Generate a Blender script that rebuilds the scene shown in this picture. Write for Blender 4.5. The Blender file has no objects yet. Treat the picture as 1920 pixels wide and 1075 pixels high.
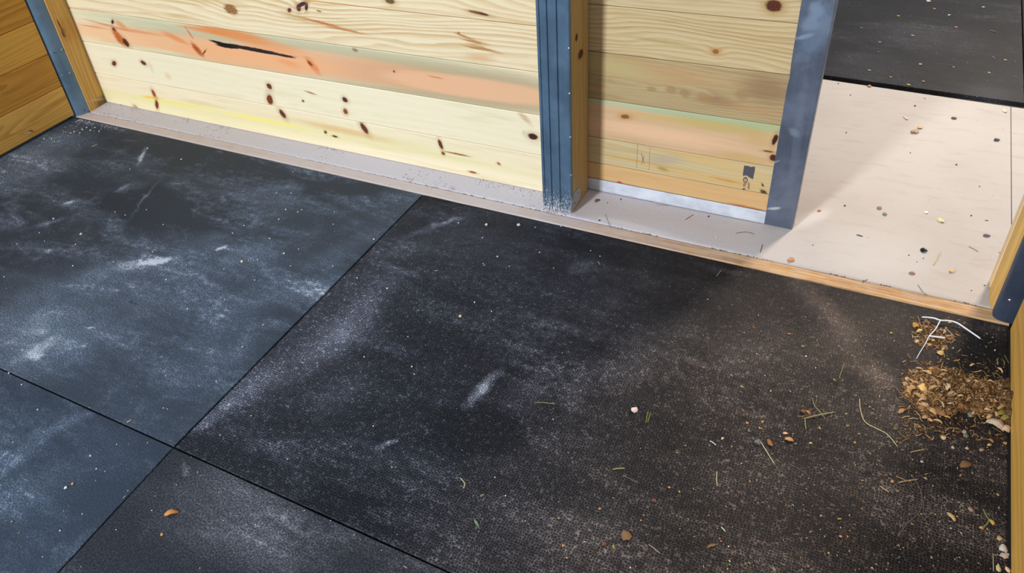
import bpy, math, random
from mathutils import Vector, Matrix, noise as mnoise
S = bpy.context.scene
COL = S.collection
PI = math.pi

# ------------------------------------------------------------------ camera
F, CX, CY = 1469.6, 882.7, 467.4
CAM = Vector((1.35953, -0.705695, 1.493765))
RX = Vector((0.87993117, 0.4671744, -0.08642465))       # image right
DN = Vector((0.22075333, -0.56311288, -0.79634907))     # image down
FW = Vector((-0.42070074, 0.68165384, -0.59863088))     # view direction
cam = bpy.data.cameras.new('camera'); co = bpy.data.objects.new('camera', cam); COL.objects.link(co)
m = Matrix((( RX.x, -DN.x, -FW.x, CAM.x), (RX.y, -DN.y, -FW.y, CAM.y), (RX.z, -DN.z, -FW.z, CAM.z), (0, 0, 0, 1)))
co.matrix_world = m
cam.sensor_width = 36; cam.lens = F/1920*36
cam.shift_x = (960-CX)/1920; cam.shift_y = (CY-537.5)/1920
cam.clip_start = 0.02
S.camera = co

# ------------------------------------------------------------------ light
W = bpy.data.worlds.new('sky_light'); S.world = W; W.use_nodes = True
W.node_tree.nodes['Background'].inputs[0].default_value = (0.66, 0.80, 1.0, 1)
W.node_tree.nodes['Background'].inputs[1].default_value = 0.48

def area(name, loc, aim, size, power, color, size_y=None):
    d = bpy.data.lights.new(name, 'AREA'); d.energy = power; d.color = color; d.size = size
    if size_y: d.shape = 'RECTANGLE'; d.size_y = size_y
    o = bpy.data.objects.new(name, d); COL.objects.link(o); o.location = loc
    o.rotation_euler = (Vector(aim)-Vector(loc)).to_track_quat('-Z', 'Y').to_euler()
    return o
area('daylight_opening', (-1.63, -6.4, 4.5), (0.0, 1.0, 0.0), 0.85, 780, (0.91, 0.95, 1.0))
area('aisle_lamp', (2.55, 5.0, 2.9), (1.2, 1.4, 0.0), 0.6, 245, (1.0, 0.87, 0.73))
area('high_window', (-5.2, 0.6, 4.2), (-0.6, 0.3, 0.0), 2.0, 210, (0.42, 0.66, 1.0))
S.view_settings.view_transform = 'Standard'; S.view_settings.look = 'None'
S.view_settings.exposure = 0.0; S.view_settings.gamma = 1.0; S.view_settings.use_curve_mapping = False

# ------------------------------------------------------------------ helpers
def lin(c):
    r = []
    for v in c[:3]:
        v /= 255.0
        r.append(v/12.92 if v <= .04045 else ((v+.055)/1.055)**2.4)
    return (*r, 1)

def at(px, py, axis=2, val=0.0):
    """a point of the photograph on the plane axis = val"""
    d = FW + RX*((px-CX)/F) + DN*((py-CY)/F)
    return CAM + d*((val-CAM[axis])/d[axis])

def setp(o, label=None, cat=None, group=None, kind=None):
    if label: o['label'] = label
    if cat: o['category'] = cat
    if group: o['group'] = group
    if kind: o['kind'] = kind
    return o

def empty(name, loc=(0, 0, 0), **k):
    o = bpy.data.objects.new(name, None); COL.objects.link(o); o.location = loc; o.empty_display_size = .05
    return setp(o, **k)

def meshobj(name, verts, faces, mat, parent=None, smooth=False, origin=None):
    """one mesh object, verts in world coordinates; the origin moves to `origin`"""
    me = bpy.data.meshes.new(name)
    og = Vector(origin) if origin is not None else Vector((0, 0, 0))
    me.from_pydata([tuple(Vector(v)-og) for v in verts], [], faces)
    if mat: me.materials.append(mat)
    if smooth:
        for p in me.polygons: p.use_smooth = True
    me.update()
    o = bpy.data.objects.new(name, me); COL.objects.link(o)
    if parent is not None:
        o.parent = parent
        pl = parent.location.copy()
        q = parent.parent
        while q is not None: pl += q.location; q = q.parent
        o.location = og - pl
    else:
        o.location = og
    return o

def prism(poly, lo, hi, axis=2, bev=0.0):
    """polygon (2-D, ccw) extruded along axis. bev: chamfer of the far/near rims"""
    n = len(poly)
    cx = sum(p[0] for p in poly)/n; cy = sum(p[1] for p in poly)/n
    def put(a, b, h):
        return (a, b, h) if axis == 2 else ((a, h, b) if axis == 1 else (h, a, b))
    def inset(p, s):
        dx, dy = p[0]-cx, p[1]-cy
        return (p[0]-math.copysign(min(s, abs(dx)), dx), p[1]-math.copysign(min(s, abs(dy)), dy))
    rings = []
    if bev: rings.append([put(*inset(p, bev), lo) for p in poly]); rings.append([put(*p, lo+bev) for p in poly]); rings.append([put(*p, hi-bev) for p in poly]); rings.append([put(*inset(p, bev), hi) for p in poly])
    else: rings = [[put(*p, lo) for p in poly], [put(*p, hi) for p in poly]]
    v = [q for r in rings for q in r]
    f = [tuple(range(n))[::-1], tuple(range((len(rings)-1)*n, len(rings)*n))]
    for k in range(len(rings)-1):
        for i in range(n):
            j = (i+1) % n
            f.append((k*n+i, k*n+j, (k+1)*n+j, (k+1)*n+i))
    return v, f

def fix_normals(o):
    import bmesh
    bm = bmesh.new(); bm.from_mesh(o.data); bmesh.ops.recalc_face_normals(bm, faces=bm.faces); bm.to_mesh(o.data); bm.free()
    return o

def box(name, a, b, mat, parent=None, bev=0.0, origin=None):
    poly = [(a[0], a[1]), (b[0], a[1]), (b[0], b[1]), (a[0], b[1])]
    v, f = prism(poly, a[2], b[2], 2, bev)
    og = origin or ((a[0]+b[0])/2, (a[1]+b[1])/2, a[2])
    return fix_normals(meshobj(name, v, f, mat, parent, origin=og))

# ------------------------------------------------------------------ materials
class NT:
    def __init__(s, name):
        s.m = bpy.data.materials.new(name); s.m.use_nodes = True
        s.t = s.m.node_tree; s.b = s.t.nodes['Principled BSDF']
    def n(s, typ, **k):
        x = s.t.nodes.new(typ)
        for a, v in k.items(): setattr(x, a, v)
        return x
    def put(s, sock, v):
        if v is None: return
        if isinstance(v, bpy.types.NodeSocket): s.t.links.new(v, sock)
        else: sock.default_value = v
    def math(s, op, a, b=None, c=None, clamp=False):
        x = s.n('ShaderNodeMath', operation=op, use_clamp=clamp)
        s.put(x.inputs[0], a); s.put(x.inputs[1], b); s.put(x.inputs[2], c)
        return x.outputs[0]
    def mapr(s, v, a, b, c=0.0, d=1.0, smooth=True):
        x = s.n('ShaderNodeMapRange', interpolation_type='SMOOTHSTEP' if smooth else 'LINEAR')
        for i, q in enumerate((v, a, b, c, d)): s.put(x.inputs[i], q)
        return x.outputs[0]
    def noise(s, vec, scale, detail=3.0, rough=.55, dist=0.0):
        x = s.n('ShaderNodeTexNoise'); s.put(x.inputs['Vector'], vec)
        x.inputs['Scale'].default_value = scale; x.inputs['Detail'].default_value = detail
        x.inputs['Roughness'].default_value = rough; x.inputs['Distortion'].default_value = dist
        return x.outputs['Fac']
    def vor(s, vec, scale, feature='F1', rnd=1.0, out='Distance'):
        x = s.n('ShaderNodeTexVoronoi', feature=feature); s.put(x.inputs['Vector'], vec)
        x.inputs['Scale'].default_value = scale; x.inputs['Randomness'].default_value = rnd
        return x.outputs[out]
    def mix(s, f, a, b, mode='MIX'):
        x = s.n('ShaderNodeMix', data_type='RGBA', blend_type=mode)
        s.put(x.inputs[0], f); s.put(x.inputs[6], a); s.put(x.inputs[7], b)
        return x.outputs[2]
    def xyz(s, vec):
        x = s.n('ShaderNodeSeparateXYZ'); s.put(x.inputs[0], vec); return x.outputs
    def comb(s, a, b, c=0.0):
        x = s.n('ShaderNodeCombineXYZ'); s.put(x.inputs[0], a); s.put(x.inputs[1], b); s.put(x.inputs[2], c)
        return x.outputs[0]
    def pos(s, off=(0, 0, 0)):
        """object coordinates shifted so that they read as scene metres where the thing stands"""
        tc = s.n('ShaderNodeTexCoord').outputs['Object']
        x = s.n('ShaderNodeVectorMath', operation='ADD'); s.put(x.inputs[0], tc); x.inputs[1].default_value = off
        return x.outputs[0]
    def ell(s, vec, u, v, ru, rv, rot):
        x = s.n('ShaderNodeMapping', vector_type='TEXTURE'); s.put(x.inputs[0], vec)
        x.inputs[1].default_value = (u, v, 0); x.inputs[2].default_value = (0, 0, rot); x.inputs[3].default_value = (ru, rv, 1)
        y = s.n('ShaderNodeVectorMath', operation='LENGTH'); s.put(y.inputs[0], x.outputs[0])
        return y.outputs['Value']
    def bump(s, h, strength, dist=.001):
        x = s.n('ShaderNodeBump'); x.inputs['Strength'].default_value = strength; x.inputs['Distance'].default_value = dist
        s.put(x.inputs['Height'], h); s.t.links.new(x.outputs[0], s.b.inputs['Normal'])
    def done(s, color, rough=.6, metal=0.0, spec=.5):
        s.put(s.b.inputs['Base Color'], color); s.put(s.b.inputs['Roughness'], rough)
        s.put(s.b.inputs['Metallic'], metal); s.b.inputs['Specular IOR Level'].default_value = spec
        return s.m

def flat(name, rgb, rough=.7, metal=0.0, var=.25, scale=60, spec=.3):
    t = NT(name); p = t.pos(); f = t.noise(p, scale, 3)
    c = lin(rgb); d = tuple(x*(1-var) for x in c[:3])+(1,)
    return t.done(t.mix(f, c, d), rough, metal, spec)

def wood(name, light, dark, off, ax='xz', seed=0.0, freq=34.0, ring=.55, fine=.35, warp=.035, feats=(), low=1.1, cath=None):
    """boards: u runs along the grain, v across it"""
    t = NT(name); P = t.xyz(t.pos(off))
    i = {'x': 0, 'y': 1, 'z': 2}
    u, v = P[i[ax[0]]], P[i[ax[1]]]
    third = P[[k for k in (0, 1, 2) if k not in (i[ax[0]], i[ax[1]])][0]]
    uv = t.comb(u, v, 0.0)
    wv = t.comb(t.math('MULTIPLY', u, low), t.math('MULTIPLY', v, 5.0), seed)
    n1 = t.noise(wv, 1.0, 2.5, .5)
    g = t.math('ADD', t.math('ADD', v, t.math('MULTIPLY', third, .8)), t.math('MULTIPLY', t.math('SUBTRACT', n1, .5), warp*4))
    wob = t.noise(t.comb(t.math('MULTIPLY', u, 14.0), t.math('MULTIPLY', v, 40.0), seed+3), 1.0, 2.0)
    g = t.math('ADD', g, t.math('MULTIPLY', wob, .0035))
    # jitter used by every outline
    jn = t.n('ShaderNodeTexNoise'); t.put(jn.inputs['Vector'], uv); jn.inputs['Scale'].default_value = 55; jn.inputs['Detail'].default_value = 3
    jv = t.n('ShaderNodeVectorMath', operation='MULTIPLY_ADD'); t.put(jv.inputs[0], jn.outputs['Color']); jv.inputs[1].default_value = (.008, .0045, 0); t.put(jv.inputs[2], uv)
    js = t.n('ShaderNodeVectorMath', operation='SUBTRACT'); t.put(js.inputs[0], jv.outputs[0]); js.inputs[1].default_value = (.004, .00225, 0)
    stk = t.math('SUBTRACT', t.noise(t.comb(t.math('MULTIPLY', u, 7.0), t.math('MULTIPLY', v, 130.0), seed+17), 1.0, 4, .65), .5)
    juv = js.outputs[0]
    dd = []
    for ft in feats:
        d = t.ell(juv, *ft['e']); dd.append(d)
        if ft.get('bend'):
            g = t.math('ADD', g, t.math('MULTIPLY', t.math('POWER', 2.718, t.math('MULTIPLY', t.math('MULTIPLY', d, d), -.12)), ft['bend']))
    if cath:      # nested arches of growth rings
        e, amt = cath
        d = t.ell(juv, *e)
        g = t.math('ADD', g, t.math('MULTIPLY', t.math('POWER', 2.718, t.math('MULTIPLY', t.math('MULTIPLY', d, d), -1.0)), amt))
    fr = t.math('FRACT', t.math('MULTIPLY', g, freq))
    rg = t.math('MULTIPLY', t.mapr(fr, .15, .86), t.mapr(fr, 1.0, .93))
    fn = t.noise(t.comb(t.math('MULTIPLY', u, 5.0), t.math('MULTIPLY', v, 260.0), seed+7), 1.0, 2.0)
    big = t.noise(t.comb(t.math('MULTIPLY', u, 1.6), t.math('MULTIPLY', v, 14.0), seed+11), 1.0, 2.0)
    mod = t.math('MULTIPLY', t.mapr(big, .3, .7, .35, 1.0), ring)
    f = t.math('MULTIPLY', rg, mod)
    fib = t.noise(t.comb(t.math('MULTIPLY', u, 16.0), t.math('MULTIPLY', v, 620.0), seed+23), 1.0, 2.0)
    f = t.math('ADD', f, t.math('MULTIPLY', t.math('SUBTRACT', fn, .42), fine*1.5))
    f = t.math('ADD', f, t.math('MULTIPLY', t.mapr(fib, .52, .75), fine*.9), clamp=True)
    col = t.mix(f, lin(light), lin(dark))
    hue = t.noise(t.comb(t.math('MULTIPLY', u, 2.3), t.math('MULTIPLY', v, 26.0), seed+31), 1.0, 3.0)
    dk = lin(dark)
    col = t.mix(t.math('MULTIPLY', t.mapr(hue, .55, .75), .45), col, (dk[0]*.9, dk[1]*1.0, dk[2]*.85, 1))
    lt = lin(light)
    col = t.mix(t.math('MULTIPLY', t.mapr(hue, .45, .28), .5), col, (lt[0]*.93, lt[1]*1.0, lt[2]*.98, 1))
    hole = None
    for ft, d in zip(feats, dd):
        s = ft.get('soft', .25)
        d = t.math('ADD', d, t.math('MULTIPLY', stk, .35 if s < .3 else (1.1 if s < .7 else 1.5)))
        mk = t.mapr(d, 1+s, max(0.0, 1-s))
        if s < .3 and not ft.get('deep'):      # darker rim of a knot, and wood stained round it
            col = t.mix(t.math('MULTIPLY', t.mapr(d, 2.6, 1.0), .30), col, lin((168, 112, 58)))
        if ft.get('a', 1.0) != 1.0: mk = t.math('MULTIPLY', mk, ft['a'])
        c = lin(ft['c'])
        if ft.get('ring'):
            rr = t.math('MULTIPLY', t.math('ADD', t.math('SINE', t.math('MULTIPLY', d, 19.0)), 1.0), .5)
            c = t.mix(rr, c, tuple(x*.35 for x in c[:3])+(1,))
        if ft.get('mul'):
            col = t.mix(mk, col, t.mix(1.0, col, c, 'MULTIPLY'))
        else:
            col = t.mix(mk, col, c)
        if ft.get('deep'): hole = mk if hole is None else t.math('MAXIMUM', hole, mk)
    h = t.math('MULTIPLY', t.math('ADD', f, t.math('MULTIPLY', fn, .5)), -.3)
    if hole is not None: h = t.math('SUBTRACT', h, t.math('MULTIPLY', hole, 3.0))
    t.bump(h, .35, .0012)
    return t.done(col, .62, 0, .3)

def E_(px, py, ex, ey, mn, axis, val, ui, vi):
    """ellipse from pixels: centre, end of the long half axis, short half axis in pixels"""
    c = at(px, py, axis, val); e = at(ex, ey, axis, val)
    du, dv = e[ui]-c[ui], e[vi]-c[vi]
    L = math.hypot(du, dv)
    nx, ny = -(ey-py), (ex-px); q = math.hypot(nx, ny); nx, ny = nx/q*mn, ny/q*mn
    k = at(px+nx, py+ny, axis, val)
    # length of the short axis perpendicular to the long one
    su, sv = k[ui]-c[ui], k[vi]-c[vi]
    sh = abs(-dv*su+du*sv)/L
    return (c[ui], c[vi], L, max(sh, .0008), math.atan2(dv, du))

YW, YD = 1.378, 1.454
def kw(px, py, ex, ey, mn, c, **k): return dict(e=E_(px, py, ex, ey, mn, 1, YW, 0, 2), c=c, **k)
def kd(px, py, ex, ey, mn, c, **k): return dict(e=E_(px, py, ex, ey, mn, 1, YD, 0, 2), c=c, **k)
XL = -1.842
def kl(px, py, ex, ey, mn, c, **k): return dict(e=E_(px, py, ex, ey, mn, 0, XL, 1, 2), c=c, **k)

RB = (96, 52, 30); DKB = (52, 26, 20); BLK = (22, 14, 14)
SAP = (238, 222, 178); SAPD = (205, 170, 110)

# ------------------------------------------------------------------ floor
def concrete(name, off, tone=1.0):
    t = NT(name); p = t.pos(off)
    P = t.xyz(p)
    a = t.noise(p, 1.7, 4, .6); b = t.noise(t.comb(t.math('MULTIPLY', P[0], 9.0), t.math('MULTIPLY', P[1], 34.0), 0), 1.0, 3)
    c = t.noise(p, 420, 2)
    col = t.mix(t.mapr(a, .3, .7), lin((188, 177, 166)), lin((176, 166, 156)))
    col = t.mix(t.math('MULTIPLY', t.mapr(b, .5, .75), .22), col, lin((150, 130, 112)))
    col = t.mix(t.math('MULTIPLY', t.mapr(c, .45, .7), .16), col, lin((120, 100, 86)))
    # pale ledge dust, with cool light painted into it towards the door
    ledge = t.math('MULTIPLY', t.mapr(P[0], 1.55, .5), t.mapr(P[1], 1.62, 1.40))
    nz = t.noise(p, 130, 4, .7)
    col = t.mix(t.math('MULTIPLY', ledge, .75), col, t.mix(t.mapr(nz, .3, .75), lin((200, 194, 200)), lin((182, 176, 182))))
    hz = t.noise(p, 7, 3)
    for (x, y, ex, ey, mn, s) in [(1515, 412, 1570, 388, 14, .5), (1640, 470, 1760, 500, 70, .25), (1190, 425, 1290, 450, 7, .5)]:  # the oval at the stile base is a bright spot of light painted in
        e = E_(x, y, ex, ey, mn, 2, 0.0, 0, 1)
        d = t.math('ADD', t.ell(p, *e), t.math('MULTIPLY', t.math('SUBTRACT', hz, .5), 1.2))
        col = t.mix(t.math('MULTIPLY', t.mapr(d, 1.3, .1), s), col, lin((214, 206, 198)))
    # small specks of dirt
    v = t.n('ShaderNodeTexVoronoi', feature='F1'); t.put(v.inputs['Vector'], p); v.inputs['Scale'].default_value = 34
    r = t.n('ShaderNodeSeparateColor'); t.put(r.inputs[0], v.outputs['Color'])
    sp = t.math('MULTIPLY', t.mapr(v.outputs['Distance'], .085, .04), t.math('GREATER_THAN', r.outputs[0], .72))
    col = t.mix(t.math('MULTIPLY', sp, .55), col, lin((92, 70, 56)))
    t.bump(t.math('ADD', c, t.math('MULTIPLY', nz, .4)), .25, .0008)
    return t.done(col, .72, 0, .25)

def edge_near(x): return 2.552-.0617*(x-1.128)     # far edge of the slab
def edge_far(x): return 2.594-.0502*(x-1.128)      # near edge of the aisle mats
vs, fs = [], []
for q in ([(-2.1, -1.6), (3.4, -1.6), (3.4, edge_near(3.4)-.004), (-2.1, edge_near(-2.1)-.004)], [(-2.1, edge_far(-2.1)+.006), (3.4, edge_far(3.4)+.006), (3.4, 4.9), (-2.1, 4.9)]):
    v, f = prism(q, -.13, -.0195, 2); k = len(vs); vs += v; fs += [tuple(i+k for i in g_) for g_ in f]
v, f = prism([(-2.1, -1.6), (3.4, -1.6), (3.4, 4.9), (-2.1, 4.9)], -.16, -.131, 2); k = len(vs); vs += v; fs += [tuple(i+k for i in g_) for g_ in f]
fl = fix_normals(meshobj('floor', vs, fs, flat('bare_concrete_base', (112, 104, 98)), origin=(0, 0, -.13)))
setp(fl, kind='structure', label='concrete floor showing in the doorway and on the ledge under the wall')
SX = 1.783
for (x0, x1) in ((-2.1, SX-.0012), (SX+.0012, 3.4)):
    y0, y1 = 1.2745, 4.9
    og = ((x0+x1)/2, (y0+y1)/2, -.019)
    # front edge of the slab is worn round
    prof = [(y0, -.0192), (y1, -.0192), (y1, 0), (y0+.009, 0), (y0+.004, -.0012), (y0+.0012, -.004), (y0, -.008)]
    v, f = prism(prof, x0, x1, 0)
    v = [(a, edge_near(a) if b_ > 4 else b_, c_) for a, b_, c_ in v]
    o = fix_normals(meshobj('slab', v, f, concrete('troweled_concrete', og), fl, origin=og))

# ------------------------------------------------------------------ timber strip between mats and slab
og = (-.03, 1.244, -.019)
t = NT('dusty_sill_wood'); P = t.xyz(t.pos(og))
fn = t.noise(t.comb(t.math('MULTIPLY', P[0], 6.0), t.math('MULTIPLY', P[1], 190.0), 0), 1.0, 3)
lg = t.noise(t.comb(t.math('MULTIPLY', P[0], 4.0), t.math('MULTIPLY', P[1], 30.0), 2.0), 1.0, 3)
du = t.noise(t.pos(og), 26, 4)
c = t.mix(t.mapr(fn, .35, .7), lin((206, 166, 112)), lin((158, 112, 64)))
c = t.mix(t.math('MULTIPLY', t.mapr(lg, .4, .7), .5), c, lin((132, 84, 42)))
dm = t.math('ADD', t.mapr(P[0], 1.35, .2, .10, .98), t.math('MULTIPLY', t.math('SUBTRACT', du, .5), .9), clamp=True)
c = t.mix(dm, c, t.mix(fn, lin((198, 188, 184)), lin((178, 160, 150))))
t.bump(fn, .4, .001)
M_sill = t.done(c, .7, 0, .25)
vs, fs = [], []
N = 90
for k in range(N+1):
    x = -1.862+(1.776+1.862)*k/N
    w = .0012*mnoise.noise(Vector((x*9, 0, 0)))
    bow = .0022*math.sin((x+1.86)*1.7)
    y0, y1 = 1.2195+w+bow, 1.2695+bow+.0012*mnoise.noise(Vector((x*14, 5, 0)))
    z = .0016+.0006*mnoise.noise(Vector((x*5, 9, 0)))
    vs += [(x, y0, -.019), (x, y0, z-.0025), (x, y0+.003, z), (x, y1-.002, z), (x, y1, z-.002), (x, y1, -.019)]
    if k:
        a, b = (k-1)*6, k*6
        for i in range(6): fs.append((a+i, b+i, b+(i+1) % 6, a+(i+1) % 6))
fs += [tuple(range(6)), tuple(range(N*6, N*6+6))[::-1]]
o = fix_normals(meshobj('trim_1', vs, fs, M_sill, origin=og))
setp(o, kind='structure', label='narrow dusty timber strip edging the black mats along the concrete')

# ------------------------------------------------------------------ rubber mats
def mat_material(name, off, cells=0.0, dust=1.0, blobs=(), brown=0.0, seed=0.0, tone=(31, 32, 35), grain=.5, spec=.3, dcol=((150, 152, 160), (140, 134, 138))):
    t = NT(name); p = t.pos(off); P = t.xyz(p)
    sd = t.n('ShaderNodeVectorMath', operation='ADD'); t.put(sd.inputs[0], p); sd.inputs[1].default_value = (0, 0, seed)
    q = sd.outputs[0]
    # sweeping direction of the broom marks
    rot = t.n('ShaderNodeMapping', vector_type='POINT'); t.put(rot.inputs[0], q)
    rot.inputs[2].default_value = (0, 0, math.radians(-20)); rot.inputs[3].default_value = (1.6, 5.0, 1)
    n1 = t.noise(rot.outputs[0], 1.3, 5, .62, .6)
    n2 = t.noise(q, 9, 5, .65, .3)
    n3 = t.noise(q, 230, 3, .75)
    n5 = t.noise(q, 48, 4, .7)
    n4 = t.noise(q, 2.6, 3, .55)
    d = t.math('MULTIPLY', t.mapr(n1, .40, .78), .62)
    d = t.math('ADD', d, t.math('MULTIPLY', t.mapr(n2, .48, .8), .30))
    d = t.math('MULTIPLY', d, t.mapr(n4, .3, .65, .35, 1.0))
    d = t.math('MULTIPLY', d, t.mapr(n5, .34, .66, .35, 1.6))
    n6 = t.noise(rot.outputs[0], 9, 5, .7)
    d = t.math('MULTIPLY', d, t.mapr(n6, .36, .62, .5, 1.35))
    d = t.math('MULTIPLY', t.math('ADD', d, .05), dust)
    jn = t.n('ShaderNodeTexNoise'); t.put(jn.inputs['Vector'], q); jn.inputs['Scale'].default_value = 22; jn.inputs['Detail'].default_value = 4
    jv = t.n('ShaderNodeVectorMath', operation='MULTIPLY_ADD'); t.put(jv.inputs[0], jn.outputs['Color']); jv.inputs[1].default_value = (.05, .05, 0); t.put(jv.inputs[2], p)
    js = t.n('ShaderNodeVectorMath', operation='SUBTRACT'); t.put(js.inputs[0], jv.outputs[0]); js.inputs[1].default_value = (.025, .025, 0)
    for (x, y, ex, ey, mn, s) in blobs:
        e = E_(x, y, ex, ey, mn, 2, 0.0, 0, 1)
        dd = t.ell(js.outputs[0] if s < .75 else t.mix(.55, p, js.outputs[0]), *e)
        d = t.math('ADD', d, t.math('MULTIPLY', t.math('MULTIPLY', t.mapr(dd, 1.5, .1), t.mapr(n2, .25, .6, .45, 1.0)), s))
    d = t.math('MAXIMUM', d, 0.0)
    gr = t.mapr(n3, .38, .72)
    height = t.math('MULTIPLY', n3, .5)
    if cells:
        wj = t.n('ShaderNodeVectorMath', operation='MULTIPLY_ADD'); t.put(wj.inputs[0], jn.outputs['Color']); wj.inputs[1].default_value = (.003, .003, 0); t.put(wj.inputs[2], p)
        e = t.vor(wj.outputs[0], 152, 'DISTANCE_TO_EDGE', .55)
        line = t.mapr(e, .092, .01)
        lit = t.mapr(t.noise(q, 60, 3), .3, .7, .25, 1.0)
        # the pebble lines lose contrast towards the strip
        line = t.math('MULTIPLY', t.math('MULTIPLY', line, lit), t.mapr(t.math('ADD', P[1], t.math('MULTIPLY', n4, .5)), .8, 1.35, 1.0, .25))
        cm = t.math('ADD', t.math('MULTIPLY', line, t.math('ADD', .20, t.math('MULTIPLY', d, 2.5))), t.math('MULTIPLY', d, .32))
        cm = t.math('ADD', cm, t.math('MULTIPLY', gr, .02))
        height = t.math('ADD', t.math('MULTIPLY', t.mapr(e, 0.0, .22), cells), t.math('MULTIPLY', n3, .15))
    else:
        cm = t.math('MULTIPLY', d, t.mapr(gr, 0, 1, .35, 1.75))
        cm = t.math('ADD', cm, t.math('MULTIPLY', gr, .055*grain*2))
    cm = t.math('MINIMUM', cm, .92)
    # white grit too fine to model
    v = t.n('ShaderNodeTexVoronoi', feature='F1'); t.put(v.inputs['Vector'], q); v.inputs['Scale'].default_value = 95
    r = t.n('ShaderNodeSeparateColor'); t.put(r.inputs[0], v.outputs['Color'])
    sp = t.math('MULTIPLY', t.mapr(v.outputs['Distance'], .13, .06), t.math('GREATER_THAN', r.outputs[0], .945))
    base = lin(tone)
    dustc = t.mix(t.noise(q, 3.1, 2), lin(dcol[0]), lin(dcol[1]))
    if brown:
        bm_ = t.mapr(P[0], .45, 1.35)
        dustc = t.mix(t.math('MULTIPLY', bm_, brown), dustc, lin((146, 122, 96)))
        base = t.mix(t.math('MULTIPLY', bm_, brown*.5), base, lin((15, 12, 10)))
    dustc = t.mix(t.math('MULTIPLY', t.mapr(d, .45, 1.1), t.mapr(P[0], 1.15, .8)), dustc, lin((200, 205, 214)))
    col = t.mix(cm, base, dustc)
    col = t.mix(t.math('MULTIPLY', t.mapr(t.noise(q, 21, 4, .6), .66, .74), .55), col, lin([c_*.55 for c_ in tone]))
    col = t.mix(t.math('MULTIPLY', sp, .8), col, lin((215, 210, 205)))
    t.bump(height, .55, .0012)
    return t.done(col, t.mapr(d, 0, .6, .6, .85), 0, spec)

def rubber_mat(x0, x1, y0, y1, zt, label, skew=(0, 0, 0, 0), slope=False, **k):
    """thick rectangular mat; skew moves the four corners in x"""
    zb = zt-.0188
    og = ((x0+x1)/2, (y0+y1)/2, zb)
    cs = [(x0+skew[0], y0), (x1+skew[1], y0), (x1+skew[2], y1), (x0+skew[3], y1)]
    if slope: cs[0] = (x0, edge_far(x0)); cs[1] = (x1, edge_far(x1))
    out = []
    for i in range(4):
        a, b = cs[i], cs[(i+1) % 4]
        n = 26
        nx, ny = (b[1]-a[1]), -(b[0]-a[0]); L = math.hypot(nx, ny); nx /= L; ny /= L
        for j in range(n):
            s = j/n
            w = .0011*mnoise.noise(Vector((a[0]+(b[0]-a[0])*s, a[1]+(b[1]-a[1])*s, 3.0))*11) if j else 0
            out.append((a[0]+(b[0]-a[0])*s+nx*w, a[1]+(b[1]-a[1])*s+ny*w))
    cx, cy = og[0], og[1]
    def ins(p, s): return (p[0]+math.copysign(s, cx-p[0])*(abs(cx-p[0]) > .3), p[1]+math.copysign(s, cy-p[1])*(abs(cy-p[1]) > .3))
    n = len(out)
    rings = [[(*p, zb) for p in out], [(*p, zt-.0022) for p in out], [(*ins(p, .0009), zt-.0006) for p in out], [(*ins(p, .0028), zt) for p in out]]
    v = [q for r in rings for q in r]
    f = [tuple(range(n))[::-1], tuple(range(3*n, 4*n))]
    for kk in range(3):
        for i in range(n):
            j = (i+1) % n; f.append((kk*n+i, kk*n+j, (kk+1)*n+j, (kk+1)*n+i))
    o = meshobj('rubber_mat', v, f, mat_material('rubber', og, **k), origin=og)
    return setp(o, label=label, cat='mat')

G = .0024
rubber_mat(-1.895, -G, G, 1.2165, 0, 'smooth black rubber stall mat in the left corner, dusty white', dust=.98, spec=.22, seed=1.0, tone=(36, 43, 51), dcol=((128, 146, 168), (132, 140, 154)), blobs=[  # bluish tone and dcol paint in the cool window sheen
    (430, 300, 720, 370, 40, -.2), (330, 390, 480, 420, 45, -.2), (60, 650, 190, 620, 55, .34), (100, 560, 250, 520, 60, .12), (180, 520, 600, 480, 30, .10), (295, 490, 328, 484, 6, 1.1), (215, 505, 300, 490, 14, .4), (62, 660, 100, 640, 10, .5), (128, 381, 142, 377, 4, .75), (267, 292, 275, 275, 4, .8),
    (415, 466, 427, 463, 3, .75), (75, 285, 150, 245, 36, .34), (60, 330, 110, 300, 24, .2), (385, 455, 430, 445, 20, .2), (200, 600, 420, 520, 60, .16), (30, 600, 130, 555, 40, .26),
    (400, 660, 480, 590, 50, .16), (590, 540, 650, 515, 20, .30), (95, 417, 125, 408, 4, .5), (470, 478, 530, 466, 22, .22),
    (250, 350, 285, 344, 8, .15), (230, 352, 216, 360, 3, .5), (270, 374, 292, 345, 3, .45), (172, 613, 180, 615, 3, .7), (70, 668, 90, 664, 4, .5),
    (510, 165+205, 560, 365, 30, .12), (480, 560, 560, 520, 30, .16), (640, 470, 700, 440, 18, .15)])
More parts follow.
